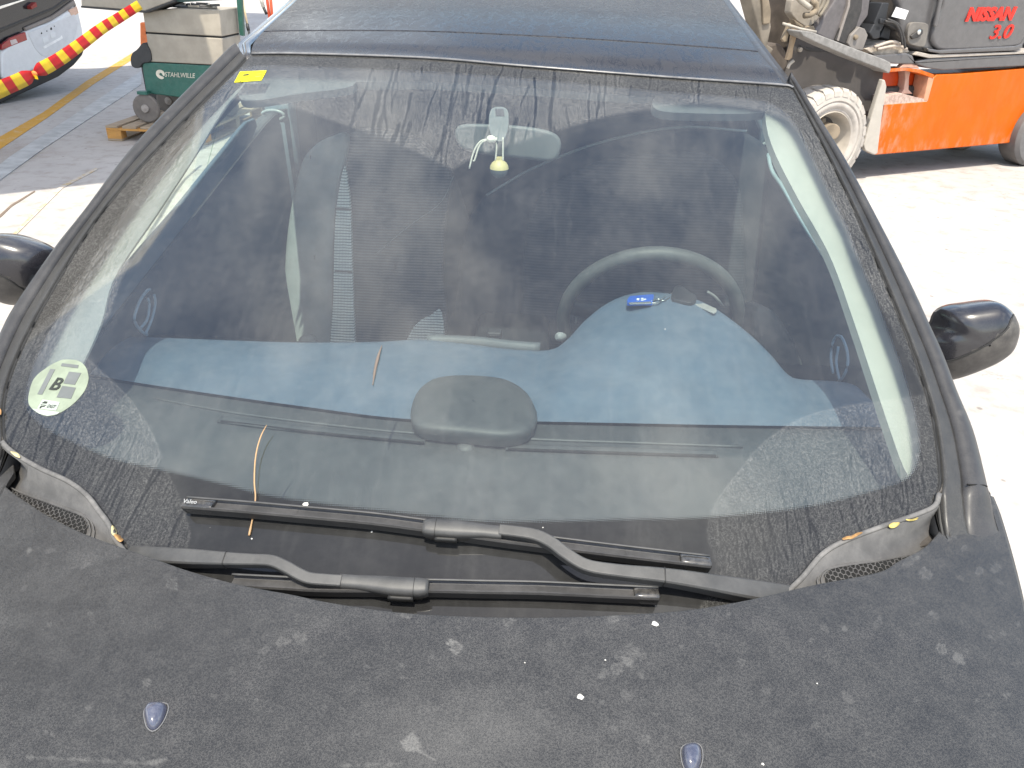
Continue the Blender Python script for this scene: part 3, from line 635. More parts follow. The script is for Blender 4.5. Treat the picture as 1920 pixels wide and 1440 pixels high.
for sd_, poly in ((-1, [(26, 920), (50, 930), (90, 944), (125, 957), (150, 967), (162, 982), (157, 1004), (100, 978), (31, 934)]), (1, [(1546, 1086), (1560, 1068), (1600, 1060), (1640, 1055), (1690, 1046), (1690, 1056), (1640, 1078), (1560, 1096)])):
    pts = [hit(ct, *q) for q in poly]; pts = [p for p in pts if p[0] is not None]
    C = np.mean([p[0] for p in pts], 0); N = nrm(np.mean([p[1] for p in pts], 0))
    e1 = nrm(np.cross([0, 1, 0], N)); e2 = np.cross(N, e1)
    pp = smooth(poly, 40, True)
    vg = mesh('vent_recess', [hit(ct, *q)[0]+N*.0016 for q in pp if hit(ct, *q)[0] is not None], [tuple(range(sum(hit(ct, *q)[0] is not None for q in pp)))], BLACK, cowl)
    V, F = [], []; sp_ = .0074; R = sp_/math.sqrt(3)*1.03
    for i in range(-40, 41):
        for j in range(-20, 21):
            q2 = np.array([sp_*(i+.5*(j % 2)), sp_*.866*j]); c = C+e1*q2[0]+e2*q2[1]; px = proj(c)[0]
            if not inpoly(np.array([px[0]]), np.array([px[1]]), pp)[0]: continue
            h_ = hit(ct, *px)
            if h_[0] is None: continue
            c = h_[0]; k = len(V)
            for r_, z_ in ((R, .0022), (R*.82, .0022), (R*.80, .0003)):
                V += [c+e1*r_*math.cos(math.pi/6+a*math.pi/3)+e2*r_*math.sin(math.pi/6+a*math.pi/3)+N*z_ for a in range(6)]
            for a in range(6):
                b = (a+1) % 6; F += [(k+a, k+b, k+6+b, k+6+a), (k+6+a, k+6+b, k+12+b, k+12+a)]
    if V: mesh('vent_grille', V, F, COWL, cowl)
    rim = [hit(ct, *q)[0] for q in pp if hit(ct, *q)[0] is not None]; cc = np.mean(rim, 0)
    for f_ in (1.10, 1.2):
        rr = np.array([cc+(r-cc)*f_+N*.0012 for r in rim]); sweep('vent_rim', np.vstack([rr, rr[:2]]), N, [(-.0012, 0), (-.0008, .0009), (.0008, .0009), (.0012, 0)], COWL, cowl, cap=False)

cp_ = [hpt(u, v, -.014) for u, v in smooth([(1734, 958), (1748, 930), (1762, 925), (1775, 960), (1778, 985), (1755, 1004), (1728, 1010)], 24, True, False)]
prism('cowl_corner', cp_, (0, .2, -1), .03, plain('corner_brown_plastic', (.040, .035, .031), .8, dust=.4, dustcol=(.085, .074, .066)), cowl, .003)
for rr, (A, Bq, N) in ((rows[0], pil[0]), (rows[-1], pil[1])):
    r1 = [rr[k] for k in (1, 2, 4, 5, 6, 7)]; r2 = [A[k]+(Bq[k]-A[k])*.10-N[k]*.002 for k in (7, 6, 5, 4, 2, 0)]
    grid('cowl_corner', [r1, [a*.5+b*.5+np.array([0, 0, .003]) for a, b in zip(r1, r2)], r2], plain('corner_grey_brown', (.060, .054, .049), .7, dust=.5, dustcol=(.14, .125, .112)), cowl)
# ---- wipers
BLADE = [(a*1.18, b*1.12) for a, b in [(-.0085, .0), (-.0085, .0125), (-.0070, .0145), (-.0055, .0140), (-.0035, .0085), (.0035, .0060), (.0050, .0065), (.0078, .0062), (.0085, .0045), (.0085, 0)]]
def stretch(px, n, h): return gline(px, n, h)
def wiper(label, blade_px, clips, arm_px, arm_h, conn_px, caps, lettered):
    P, N = stretch(blade_px, 60, .007)
    w = sweep('wiper', P, N, [(a, b) if True else 0 for a, b in BLADE], WIPDK, car, sm=False); w['label'] = label
    sweep('rubber_lip', P-N*.004, N, [(-.002, -.003), (-.002, .004), (.002, .004), (.002, -.003)], RUBBER, w)
    sweep('blade_spine', P+N*.0136+np.array([0, .0058, .0028]), N, [(-.0016, 0), (-.001, .0014), (.001, .0014), (.0016, 0)], WIPER, w)
    for k in caps:
        i0, i1 = (0, 3) if k == 0 else (56, 59)
        Q = P[i0:i1+1].copy(); e = (Q[-1]-Q[0]); Q = np.array([Q[0]-e*.10+e*1.15*t for t in np.linspace(0, 1, 7)])
        sweep('end_cap', Q, N[i0], [(-.0100, -.001), (-.0104, .012), (-.0085, .0165), (-.004, .0172), (.007, .0115), (.0104, .008), (.0100, -.001)], plain('cap_black', (.016, .016, .017), .25, coat=.5, dust=.25) if True else WIPER, w, sm=False, bev=.0018, scale=[.90, .98, 1, 1, 1, 1, .98])
    for u, v in clips:
        i = int(np.argmin(np.hypot(*(proj(P)-np.array([u, v])).T))); Q = P[i]+np.outer(np.linspace(-.0045, .0045, 3), nrm(P[min(i+1, 59)]-P[i-1]))
        sweep('blade_clip', Q, N[i], [(-.0098, 0), (-.0098, .0132), (-.0080, .0155), (-.0055, .0150), (-.0035, .0098), (.0035, .0074), (.0090, .0076), (.0098, .005), (.0098, 0)], WIPDK, w, sm=False)
    q = smooth(arm_px, 70); s_ = np.linspace(0, 1, 70); A, NA = [], []
    for (u, v), s1 in zip(q, s_):
        h = np.interp(s1, arm_h[0], arm_h[1]); k = guv(u, v, h); A.append(G(*k, h)); NA.append(gnormal(*k))
    A, NA = np.array(A), np.array(NA)
    wd = np.interp(s_, arm_h[0], arm_h[2])
    V = []
    ar = sweep('wiper_arm', A, NA, [(-.0078, -.009), (-.0078, .001), (-.0062, .0028), (.0062, .0028), (.0078, .001), (.0078, -.009)], WIPER, w, sm=False, scale=wd, bev=.0006)
    for i_ in arm_h[3]:
        j = int(i_*69); t_ = nrm(A[j+1]-A[j-1]); Q = A[j]+np.outer([-.0006, .0006], t_); sweep('arm_joint', Q, NA[j], [(-.0082, -.009), (-.0082, .002), (-.006, .0034), (.006, .0034), (.0082, .002), (.0082, -.009)], RUBBER, w, scale=[wd[j]]*2)
    C, NC = gline(conn_px, 26, .027)
    prof = [(-.0105, -.014), (-.0110, -.002), (-.0095, .0022), (-.004, .0036), (.004, .0036), (.0095, .0015), (.0108, -.004), (.0100, -.014)]
    sweep('connector', C, NC, prof, WIPER, w, scale=list(np.r_[.80, .93, 1.0, np.linspace(1.04, 1.02, 9), np.linspace(1.0, .80, 8), np.full(6, .78)]))
    j = 4; t_ = nrm(C[j+1]-C[j]); sweep('connector_seam', C[j]+np.outer([-.0004, .0004], t_), NC[j], [(a*1.045, b*1.045+.0002) for a, b in prof], RUBBER, w)
    sd2 = np.cross(NC[8], nrm(C[9]-C[7])); down = sd2 if proj(C[8]+sd2*.01)[0][1] > proj(C[8])[0][1] else -sd2
    sweep('connector_tab', C[4:12]+down*.0125-NC[4:12]*.006, NC[8], [(-.0025, -.006), (-.0025, .0015), (.0025, .0015), (.0025, -.006)], RUBBER, w)
    sweep('connector_body', C[2:18]-NC[2:18]*.014, NC[8], [(-.008, -.008), (-.0085, .003), (.0085, .003), (.008, -.008)], RUBBER, w)
    if lettered:
        e0, e1 = P[0]+N[0]*.017, P[3]+N[0]*.017; X_ = nrm(e1-e0); Y_ = np.cross(N[0], X_)
        text('lettering', 'Valeo', plain('cap_print_grey', (.33, .33, .33), .6), P[0]-X_*.0005+N[0]*.0150-Y_*.0045+N[0]*.0030, X_, Y_, .0085, w, .0003)
    return w
wiper('right wiper lying across the screen, arm pivoted at the right', [(356, 950), (460, 958), (560, 967), (700, 980), (800, 993), (920, 1010), (1050, 1027), (1180, 1043), (1326, 1060)], [(551, 967), (1180, 1043)],
      [(1600, 1132), (1500, 1120), (1400, 1104), (1300, 1087), (1237, 1078), (1160, 1070), (1100, 1060), (1060, 1037), (1035, 1018), (1010, 1005), (985, 999), (936, 993)],
      ([0, .12, .25, .40, .52, .65, .80, .9, 1], [-.03, -.008, .014, .028, .033, .035, .034, .030, .028], [1.9, 1.8, 1.7, 1.4, 1.22, 1.05, 1.0, 1.0, .95], (.53,)),
      [(793, 986), (815, 987), (860, 990), (900, 993), (941, 997)], (0, 1), True)
wiper('left wiper low on the screen, arm pivoted at the left', [(440, 1095), (540, 1100), (617, 1104), (800, 1105), (900, 1107), (1010, 1109), (1120, 1114), (1230, 1119)], [(1014, 1109)],
      [(190, 1032), (250, 1038), (340, 1043), (440, 1048), (470, 1049), (508, 1051), (535, 1062), (560, 1076), (580, 1084), (610, 1087), (640, 1089)],
      ([0, .1, .22, .38, .5, .62, .78, .9, 1], [-.03, -.006, .012, .024, .029, .030, .030, .029, .028], [1.4, 1.4, 1.4, 1.3, 1.1, .95, .95, .95, .95], (.51,)),
      [(803, 1099), (780, 1099), (740, 1097), (690, 1092), (636, 1088)], (1,), False)

# ---- flanks, doors, side windows, tail, wheels
def beltz(y): return .905+.20*np.clip(y, .2, 1.55)
for side, (A, Bq, N) in zip((-1, 1), pil):
    ys = np.linspace(.22, 3.66, 44)
    sk = [[(side*x, y, z) for x, z in ((.745, beltz(y)+.015), (.790, beltz(y)+.012), (.815, beltz(y)-.015), (.845, beltz(y)-.10), (.868, .72), (.872, .55), (.860, .36), (.82, .24), (.70, .22))] for y in ys]
    d = grid('door', sk[:23], PAINT2, car); grid('rear_quarter', sk[22:], PAINT2, car)
    grid('door_lining', [[(side*.750, y, beltz(y)+.016), (side*.742, y, beltz(y)-.02), (side*.738, y, .80), (side*.70, y, .55), (side*.72, y, .34)] for y in ys[:23]], SEATK, d)
    rb = np.array([np.array(roofpt(TT[0] if side < 0 else TT[-1], q)) for q in np.linspace(0, 2.4, 20)])
    top = np.vstack([Bq[5:], rb+np.array([-side*.01, 0, -.015])]); o_ = np.argsort(top[:, 1]); top = top[o_]
    yy = np.linspace(.66, 3.3, 50)
    tx = [np.interp(yy, top[:, 1], top[:, k]) for k in (0, 2)]
    grid('door_glass', [[(side*.772, y, beltz(y)+.010), (side*(.772*.5+abs(x)*.5), y, (beltz(y)+z)/2), (x, y, z-.02)] for y, x, z in zip(yy, *tx)], SIDEGL, d)
    gp = [(np.array([side*.772, y, beltz(y)+.010]), np.array([x, y, z-.02])) for y, x, z in zip(yy, *tx) if y > 1.08]
    out = np.array([side*.006, 0, .002])
    grid('window_frame', [[p*.34+q*.66+out, p*.33+q*.67+out*1.6, p*.12+q*.88+out*1.6, q+out*1.2+np.array([-side*.015, 0, .012]), q-out*1.5+np.array([-side*.02, 0, .0]), p*.33+q*.67-out] for p, q in gp], PAINT2, d)
    for yb in (1.72,):
        i = int(np.argmin(abs(yy-yb)))
        a = np.array([side*.775, yb, .80]); a2 = np.array([side*.775, yb, 1.22]); b = np.array([tx[0][i], yb+.10, tx[1][i]-.03])
        sweep('centre_pillar', [a, a2, a2*.4+b*.6+np.array([side*.02, 0, 0]), b], (0, -1, 0), [(-.05, 0), (-.04, .02), (.04, .02), (.05, 0), (.04, -.03), (-.04, -.03)], plain('pillar_blue_grey', (.12, .16, .19), .7), d)
    for y_ in (-.18, 2.50):
        wv = lathe('wheel', [(-.02, .05), (0, .19), (.02, .20), (.0, .215), (.03, .235), (.02, .30), (-.02, .315), (-.15, .315), (-.19, .30), (-.19, .2)], (side*.80, y_, .315), (side, 0, 0), RUBBER, car, 36)
tail = grid('tailgate', [[(x, 3.60+.10*(1-(x/.8)**2)+dy, z) for x in np.linspace(-.84, .84, 13)] for z, dy in ((1.49, -.02), (1.40, .10), (1.12, .26), (1.05, .28), (.75, .32), (.45, .33), (.25, .25))], PAINT2, car)
box('underbody', (0, 1.4, .27), (1.4, 4.2, .06), DARKPL, car)
box('cabin_floor', (0, 1.3, .40), (1.44, 2.2, .16), SEATK, car)
box('firewall', (0, .10, .63), (1.44, .06, .55), BLACK, car)

# ---- door mirrors
def side_mirror(label, outline, seam, y, bulge, ctrpx):
    n = 56; q = smooth(outline, n, True); c = on_y(*ctrpx, y); ring = np.array([on_y(u, v, y) for u, v in q])
    fw = nrm(np.array([.0, -1.0, .35])); V, F, MI = [], [], []
    fs = [(1.0, .012), (.995, .0), (.985, -.012), (.96, -.026), (.92, -.038), (.84, -.052), (.72, -.063), (.55, -.071), (.3, -.077), (.02, -.079)]
    for f, d in fs: V += [c+(r-c)*f-fw*d*bulge for r in ring]
    F = gridfaces(len(fs), n, True); F.append(tuple(range(n)))
    pv = proj(np.array(V)); s_ = smooth(seam, 40)
    for f in F:
        m = pv[list(f)].mean(0); MI.append(1 if m[1] > np.interp(m[0], s_[:, 0], s_[:, 1]) else 0)
    o = mesh('side_mirror', V, F, None, car, True, [MIRP, MIRL], MI); o['label'] = label
    bm = bmesh.new(); bm.from_mesh(o.data); bmesh.ops.recalc_face_normals(bm, faces=bm.faces); bm.to_mesh(o.data); bm.free()
    g = np.array([c+(r-c)*.88+np.array([0, .016, 0]) for r in ring]); prism('mirror_glass', g, (0, 1, 0), .003, CHROME, o)
    sm_ = [on_y(u, v, y) for u, v in s_]
    line = []
    T = bvh(o)
    for u, v in smooth(seam, 30):
        h, nn = hit(T, u, v)
        if h is not None: line.append(h+nn*.0004)
    if len(line) > 5: tube('cover_seam', np.array(line), .0016, RUBBER, o, 6)
    return o
mr = side_mirror('right door mirror in dusty gloss black', [(1744, 611), (1755, 586), (1776, 573), (1817, 566), (1853, 562), (1869, 566), (1885, 579), (1894, 598), (1896, 612), (1893, 630), (1885, 651), (1869, 668), (1839, 686), (1786, 707), (1750, 712), (1715, 690), (1715, 640)], [(1700, 690), (1769, 678), (1800, 670), (1840, 652), (1870, 632), (1887, 617), (1900, 590)], .62, 1.0, (1815, 640))
ml = side_mirror('left door mirror, cut by the frame edge', [(-115, 500), (-95, 462), (-50, 442), (0, 437), (38, 441), (84, 458), (108, 478), (118, 510), (90, 556), (36, 573), (0, 555), (-60, 545), (-102, 530)], [(-120, 470), (-60, 492), (0, 515), (50, 546), (120, 580)], .58, 1.0, (10, 505))
for s_, yb in ((1, .66), (-1, .62)):
    tube('mirror_foot', np.array([(s_*.755, yb+.07, .985), (s_*.80, yb+.05, .995), (s_*.88, yb+.03, 1.01)]), .016, RUBBER, car, 10)
# ================================================================= CABIN
cabin = car
C0 = G(*uvcurve(gB, 60).T)*np.array([.955, 1, 1])+np.array([0, .035, -.040])
F1px = smooth([(60, 668), (110, 684), (170, 702), (300, 724), (560, 761), (770, 786), (1000, 790), (1300, 796), (1500, 799), (1650, 801), (1715, 806)], 60)
C1 = np.array([on_z(u, v, .965) for u, v in F1px])
R2px = [(95, 618), (160, 626), (230, 631), (300, 633), (430, 638), (560, 642), (700, 641), (780, 637), (850, 642), (960, 655), (1030, 656), (1062, 638), (1100, 598), (1140, 568), (1180, 552), (1225, 548), (1290, 557), (1340, 578), (1400, 622), (1445, 665), (1475, 700), (1500, 711), (1590, 718), (1625, 742), (1668, 790)]
ND = 170
R2 = smooth(R2px, ND); F2 = smooth(np.array(F1px)[:], ND)
# pair front and back of the pad by their place across
fx_ = np.interp(np.linspace(0, 1, ND), np.linspace(0, 1, ND), F2[:, 0])
xs_front = np.interp(R2[:, 0], [95, 300, 1030, 1490, 1668], [85, 215, 1010, 1500, 1700])
F2 = np.stack([xs_front, np.interp(xs_front, F1px[:, 0], F1px[:, 1])], 1)
hump = np.clip((R2[:, 0]-1025)/215, 0, 1)*np.clip((1500-R2[:, 0])/230, 0, 1); hump = np.sin(np.clip(hump, 0, 1)*math.pi/2)**1.0
back = np.array([on_z(u, v, .970+.088*k) for (u, v), k in zip(R2, hump)])
frnt = np.array([on_z(u, v, .966) for u, v in F2])
rows = []
for t_ in np.linspace(0, 1, 18):
    r = frnt*(1-t_)+back*t_; r[:, 2] += .010*np.sin(math.pi*t_)*(1+1.0*hump); rows.append(r)
rows.append(back+np.array([0, .006, -.004])); rows.append(back+np.array([0, .010, -.014])); rows.append(back+np.array([0, .006, -.08])); rows.append(back+np.array([0, -.03, -.30]))
pad = grid('dashboard', rows, DASHBL, car)
pt = bvh(pad)
grid('dash_front', [C0, C0*.6+C1*.4+np.array([0, 0, -.012]), C0*.25+C1*.75+np.array([0, 0, -.004]), C1+np.array([0, -.004, -.0035]), C1+np.array([0, .004, -.010])], DASHGR, pad)
gt = bvh(bpy.data.objects['dash_front'])
grid('dash_face', [[(x, .62, .95), (x, .66, .80), (x, .60, .62), (x, .40, .45)] for x in np.linspace(-.74, .74, 9)], DARKPL, pad)
pod_px = smooth([(772, 792), (772, 762), (785, 732), (810, 713), (850, 706), (905, 707), (950, 714), (985, 734), (1002, 762), (1008, 784), (1000, 802), (982, 813), (940, 818), (870, 812), (800, 805)], 44, True)
ring = np.array([on_z(u, v, .984) for u, v in pod_px]); c = ring.mean(0)
V = []; prof = [(.97, -.022), (.995, -.009), (1.0, 0), (.96, .0045), (.88, .0075), (.7, .0095), (.4, .0105), (.02, .011)]
for f, h in prof: V += [c+(r-c)*f+np.array([0, 0, h]) for r in ring]
mesh('display_pod', V, gridfaces(len(prof), 44, True), DASHGR, pad, True)
sens = []
def on_dash(u, v, lift=.0): 
    h, n = hit(gt, u, v)
    if h is None: h = on_z(u, v, .968)
    return h+np.array([0, 0, lift])
for nm, px, prof, m in (('dash_ridge', [(292, 748), (380, 764), (450, 776), (600, 795), (770, 812), (1000, 824), (1200, 831), (1392, 838)], [(-.004, -.001), (-.002, .0030), (.002, .0030), (.004, -.001)], DASHGR),
                    ('defrost_vent', [(412, 788), (500, 799), (600, 810), (700, 820), (798, 829)], [(-.0085, -.001), (-.0075, .004), (-.003, .0045), (.003, .0035), (.0075, .0045), (.0085, -.001)], DASHGR),
                    ('defrost_vent', [(948, 840), (1100, 845), (1250, 850), (1345, 853)], [(-.0085, -.001), (-.0075, .004), (-.003, .0045), (.003, .0035), (.0075, .0045), (.0085, -.001)], DASHGR),
                    ('vent_slot', [(415, 793), (600, 815), (796, 834)], [(-.0014, 0), (-.0014, .0052), (.0014, .0052), (.0014, 0)], BLACK),
                    ('vent_slot', [(952, 845), (1150, 852), (1342, 858)], [(-.0014, 0), (-.0014, .0052), (.0014, .0052), (.0014, 0)], BLACK)):
    sweep(nm, np.array([on_dash(u, v) for u, v in smooth(px, 40)]), (0, 0, 1), prof, m, pad)
cs_ = on_dash(873, 836); lathe('sun_sensor', [(-.004, .015), (.001, .0148), (.004, .012), (.0055, .006), (.006, .0)], cs_, (0, -.2, 1), DASHGR, pad, 24)
sweep('console_trim', np.array([on_z(u, v, .955) for u, v in smooth([(800, 641), (850, 642), (900, 645), (960, 652), (1012, 656)], 20)])+np.array([0, .010, .0]), (0, 0, 1), [(-.01, -.02), (-.01, .008), (.004, .010), (.012, .004), (.012, -.02)], plain('console_pale', (.07, .08, .085), .6), pad)
sb = on_y(927, 630, .86); st = box('window_switch', sb, (.034, .03, .03), DARKPL, pad, bev=.004)
box('switch_rim', sb+np.array([0, -.0152, .006]), (.028, .002, .004), CHROME, st); box('switch_key', sb+np.array([-.006, -.0154, -.004]), (.009, .002, .003), PALE2, st); box('switch_key', sb+np.array([.007, -.0154, -.004]), (.009, .002, .003), PALE2, st)
kn = on_z(1050, 636, .985)+np.array([0, .012, 0]); lathe('stalk_end', [(-.012, .006), (-.004, .0095), (.004, .0095), (.009, .006), (.010, 0)], kn, (-.8, -.5, .2), PALE2, pad, 16)
# steering wheel
wc = np.array([.328, .795, .955]); wu = nrm([0, -.34, .94]); wr = np.array([1.0, 0, 0]); wn_ = np.cross(wr, wu)
ang = np.linspace(0, 2*math.pi, 73); rim = np.array([wc+wr*.192*math.cos(a)+wu*.192*math.sin(a) for a in ang])
V = []
for i, a in enumerate(ang[:-1]):
    rd = wr*math.cos(a)+wu*math.sin(a); V += [rim[i]+rd*.0150*math.cos(b)+wn_*.0165*math.sin(b) for b in np.linspace(0, 2*math.pi, 14, endpoint=False)]
F = [(i*14+j, i*14+(j+1) % 14, ((i+1) % 72)*14+(j+1) % 14, ((i+1) % 72)*14+j) for i in range(72) for j in range(14)]
sw = mesh('steering_wheel', V, F, WHEELP, car, True)
lathe('wheel_hub', [(-.03, .03), (-.02, .075), (.015, .08), (.03, .06), (.035, 0)], wc, wn_, DARKPL, sw, 30)
for a in (math.pi*.06, math.pi*.94, -math.pi*.5):
    d_ = wr*math.cos(a)+wu*math.sin(a); sweep('wheel_spoke', [wc+d_*.06, wc+d_*.12, wc+d_*.185], wn_, [(-.02, -.006), (-.018, .006), (.018, .006), (.02, -.006)], DARKPL, sw)
for px in ([(1326, 547), (1340, 556), (1352, 570), (1360, 581)], [(1096, 570), (1083, 590), (1079, 606)]):
    sweep('wheel_trim', np.array([on_y(u, v, .80) for u, v in smooth(px, 12)]), (0, -1, 0), [(-.003, -.002), (-.002, .002), (.002, .002), (.003, -.002)], PALE2, sw)

# seats: traced on leaning back-rest planes
def seat_plane(y0, z0): return (0, y0, z0), nrm(np.array([0, -.967, .253]))
def piece(name, px, sp, off, depth, m, parent, n=None, bev=.02, cr=True):
    P0, nn = sp; P0 = np.array(P0)+nn*off
    q = smooth(px, n or len(px)*3, True, cr); return prism(name, [on_pl(u, v, P0, nn) for u, v in q], -nn, depth, m, parent, bev, 3)
def cushion(name, px, sp, off, rise, m, parent, n=60):
    """soft padded form: outline swelling towards its middle"""
    P0, nn = sp; P0 = np.array(P0)+nn*off
    q = smooth(px, n, True); ring = np.array([on_pl(u, v, P0, nn) for u, v in q]); c = ring.mean(0); V = []
    prof = [(.97, -.12), (1.0, -.03), (1.0, 0), (.965, .35*rise), (.90, .62*rise), (.78, .85*rise), (.5, .98*rise), (.02, rise)]
    for f, h in prof: V += [c+(r-c)*f+nn*h for r in ring]
    return mesh(name, V, gridfaces(len(prof), n, True), m, parent, True)
S1 = seat_plane(1.50, .75)
st1 = cushion('passenger_seat', [(600, 262), (650, 245), (720, 240), (790, 262), (846, 322), (868, 380), (900, 470), (935, 560), (955, 680), (960, 800), (540, 800), (535, 680), (540, 560), (548, 420), (565, 310)], S1, -.04, .02, SEATK, car, 80)
cushion('side_bolster', [(628, 253), (654, 247), (650, 290), (640, 330), (629, 400), (624, 500), (619, 700), (565, 700), (548, 620), (535, 540), (537, 460), (546, 390), (558, 335), (568, 300), (580, 283), (600, 265)], S1, .025, .012, SEATG, st1)
cushion('centre_panel', [(655, 250), (700, 243), (770, 258), (830, 305), (846, 326), (836, 400), (830, 500), (829, 720), (663, 720), (660, 500), (657, 390), (648, 312), (650, 270)], S1, .012, .006, SEATD, st1)
piece('light_strip', [(646, 308), (652, 345), (657, 390), (660, 500), (663, 720), (618, 720), (624, 560), (625, 500), (628, 410), (636, 350)], S1, .040, .02, SEATL, st1, 60, .004)
piece('light_strip', [(745, 720), (762, 640), (782, 606), (806, 592), (829, 588), (829, 720)], S1, .022, .01, SEATL, st1, 40, .003)  # sunlit bit of the cushion put in as a pale ribbed piece
for k in (391, 508): 
    a = [on_pl(u, v, np.array(S1[0])+S1[1]*.0425, S1[1]) for u, v in ((628, k), (660, k+2))]
    tube('seam', np.array(a), .0025, SEATK, st1, 6)
a = np.array([on_pl(u, v, np.array(S1[0])+S1[1]*.030, S1[1]) for u, v in smooth([(582, 292), (587, 340), (590, 420), (588, 520)], 20)]); tube('seam', a, .0022, SEATK, st1, 6)
a = np.array([on_pl(u, v, np.array(S1[0])+S1[1]*.022, S1[1]) for u, v in smooth([(706, 476), (765, 425), (826, 380), (850, 330)], 20)]); tube('piping', a, .0014, SEATG, st1, 6)
a = np.array([on_pl(u, v, np.array(S1[0])+S1[1]*.035, S1[1]) for u, v in [(600, 640), (580, 628), (565, 640)]]); lathe('seat_hinge', [(-.01, .03), (.01, .03), (.02, .02), (.022, 0)], a[1]+np.array([0, -.02, -.02]), S1[1], SEATG, st1, 18)
S2 = seat_plane(1.47, .75)
st2 = cushion('driver_seat', [(862, 720), (858, 560), (866, 470), (884, 400), (915, 362), (1000, 312), (1100, 272), (1200, 246), (1300, 236), (1400, 250), (1452, 300), (1475, 420), (1500, 560), (1510, 720)], S2, -.02, .02, SEATK, car, 80)
cushion('centre_panel', [(985, 720), (980, 560), (985, 450), (1010, 370), (1100, 310), (1220, 285), (1330, 290), (1385, 350), (1395, 450), (1400, 600), (1400, 720)], S2, .006, .010, SEATM, st2, 70)
a = np.array([on_pl(u, v, np.array(S2[0])+S2[1]*.002, S2[1]) for u, v in smooth([(912, 366), (950, 343), (1000, 315), (1100, 275), (1200, 249), (1290, 238), (1400, 246)], 40)]); tube('piping', a, .004, SEATG, st2, 6)
cushion('headrest', [(1040, 282), (1055, 240), (1110, 222), (1220, 215), (1290, 225), (1310, 262), (1250, 290), (1120, 300)], S2, -.10, .03, SEATK, st2, 50)
cushion('seat_arm', [(1415, 640), (1412, 590), (1422, 576), (1445, 580), (1470, 610), (1495, 660), (1510, 720), (1440, 720)], seat_plane(.86, .85), 0, .01, plain('seat_arm_grey', (.045, .05, .05), .7), st2, 30)
rb = box('rear_bench', (0, 2.35, .80), (1.36, .22, .85), SEATK, car, bev=.05); box('bench_cushion', (0, 2.05, .50), (1.36, .55, .2), SEATK, rb, bev=.05)
grid('parcel_shelf', [[(x, y, 1.10) for x in (-.68, 0, .68)] for y in (2.45, 2.85)], DARKPL, rb)
box('centre_console', (0, 1.0, .58), (.22, .8, .26), DARKPL, car, bev=.03)

# linings round the glass
def lining(name, px, h, m, thick=.018, parent=None, n=70, cr=True):
    q = smooth(px, n, True, cr); P = [gpt(u, v, h) for u, v in q]; N = np.mean([gnormal(*guv(u, v, h)) for u, v in q[::6]], 0)
    return prism(name, P, -N, thick, m, parent or car, 0)
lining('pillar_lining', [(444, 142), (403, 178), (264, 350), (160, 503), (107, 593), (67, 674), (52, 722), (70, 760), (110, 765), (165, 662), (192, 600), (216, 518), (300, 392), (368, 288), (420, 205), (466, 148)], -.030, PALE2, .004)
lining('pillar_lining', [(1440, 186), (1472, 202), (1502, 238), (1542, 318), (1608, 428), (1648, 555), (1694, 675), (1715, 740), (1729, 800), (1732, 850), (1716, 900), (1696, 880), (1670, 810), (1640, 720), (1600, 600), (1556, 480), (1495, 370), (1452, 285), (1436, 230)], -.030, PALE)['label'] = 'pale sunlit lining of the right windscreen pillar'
VIS = plain('visor_grey', (.085, .095, .098), .8)
lining('sun_visor', [(465, 140), (550, 132), (640, 130), (665, 143), (655, 163), (560, 176), (480, 188), (448, 182)], -.030, VIS)
lining('sun_visor', [(1238, 176), (1340, 180), (1425, 187), (1443, 202), (1420, 212), (1320, 213), (1232, 206)], -.030, VIS)
lining('roof_lining_edge', [(655, 128), (800, 132), (1000, 146), (1240, 168), (1236, 182), (1000, 166), (800, 154), (655, 152)], -.030, VIS)
# door tops in blue, belts and anchors
for side, px in ((-1, [(185, 606), (221, 524), (270, 462), (331, 392), (416, 286), (466, 226), (484, 232), (462, 282), (420, 345), (380, 410), (330, 480), (285, 548), (262, 590), (225, 612)]), (1, [(1440, 214), (1472, 300), (1540, 425), (1600, 560), (1652, 705), (1640, 742), (1600, 640), (1566, 545), (1490, 372), (1450, 305)])):
    P_ = [on_x(u, v, side*.752) for u, v in smooth(px, 60, True)]
    prism('door_top', P_, (side, 0, 0), .012, DASHBL, car, .004)
for side, ctr, y in ((-1, (512, 216), 1.62), (1, (1440, 276), 1.62)):
    c = on_y(*ctr, y); s_ = .034 if side < 0 else .018
    a = np.array([c+np.array([s_*math.cos(t_), 0, .014*math.sin(t_)]) for t_ in np.linspace(0, 2*math.pi, 25)]); bl = tube('belt_anchor', a, .005, plain('anchor_pale', (.26, .29, .30), .3), car, 8)
    sweep('seat_belt', [c+np.array([.01*-side, -.004, -.02]), c+np.array([.012*-side, .01, -.20]), c+np.array([.015*-side, .03, -.5])], (0, -1, 0), [(-.024, -.001), (-.024, .001), (.024, .001), (.024, -.001)], plain('belt_grey', (.09, .12, .15), .8), bl)
tube('door_rail', np.array([on_x(u, v, .735) for u, v in smooth([(1440, 290), (1448, 322), (1470, 355), (1510, 425), (1560, 500), (1580, 535)], 30)]), .006, plain('rail_pale_blue', (.30, .40, .46), .5), car)
# round door vents: hoops at both ends of the dash
for px, x_ in (([(256, 610), (252, 595), (262, 565), (276, 545), (282, 543)], -.70), ([(256, 610), (266, 622), (276, 628)], -.70), ([(264, 615), (276, 598), (280, 570), (277, 560)], -.70), ([(272, 628), (284, 600), (291, 570), (289, 552)], -.70), ([(1562, 700), (1558, 670), (1562, 640), (1574, 628), (1586, 650), (1590, 680), (1582, 705), (1572, 716)], .68), ([(1574, 712), (1568, 680), (1572, 650)], .68)):
    tube('door_vent_hoop', np.array([on_x(u, v, x_) for u, v in smooth(px, 20)]), .003, plain('hoop_blue_grey', (.16, .22, .28), .4), car, 6)
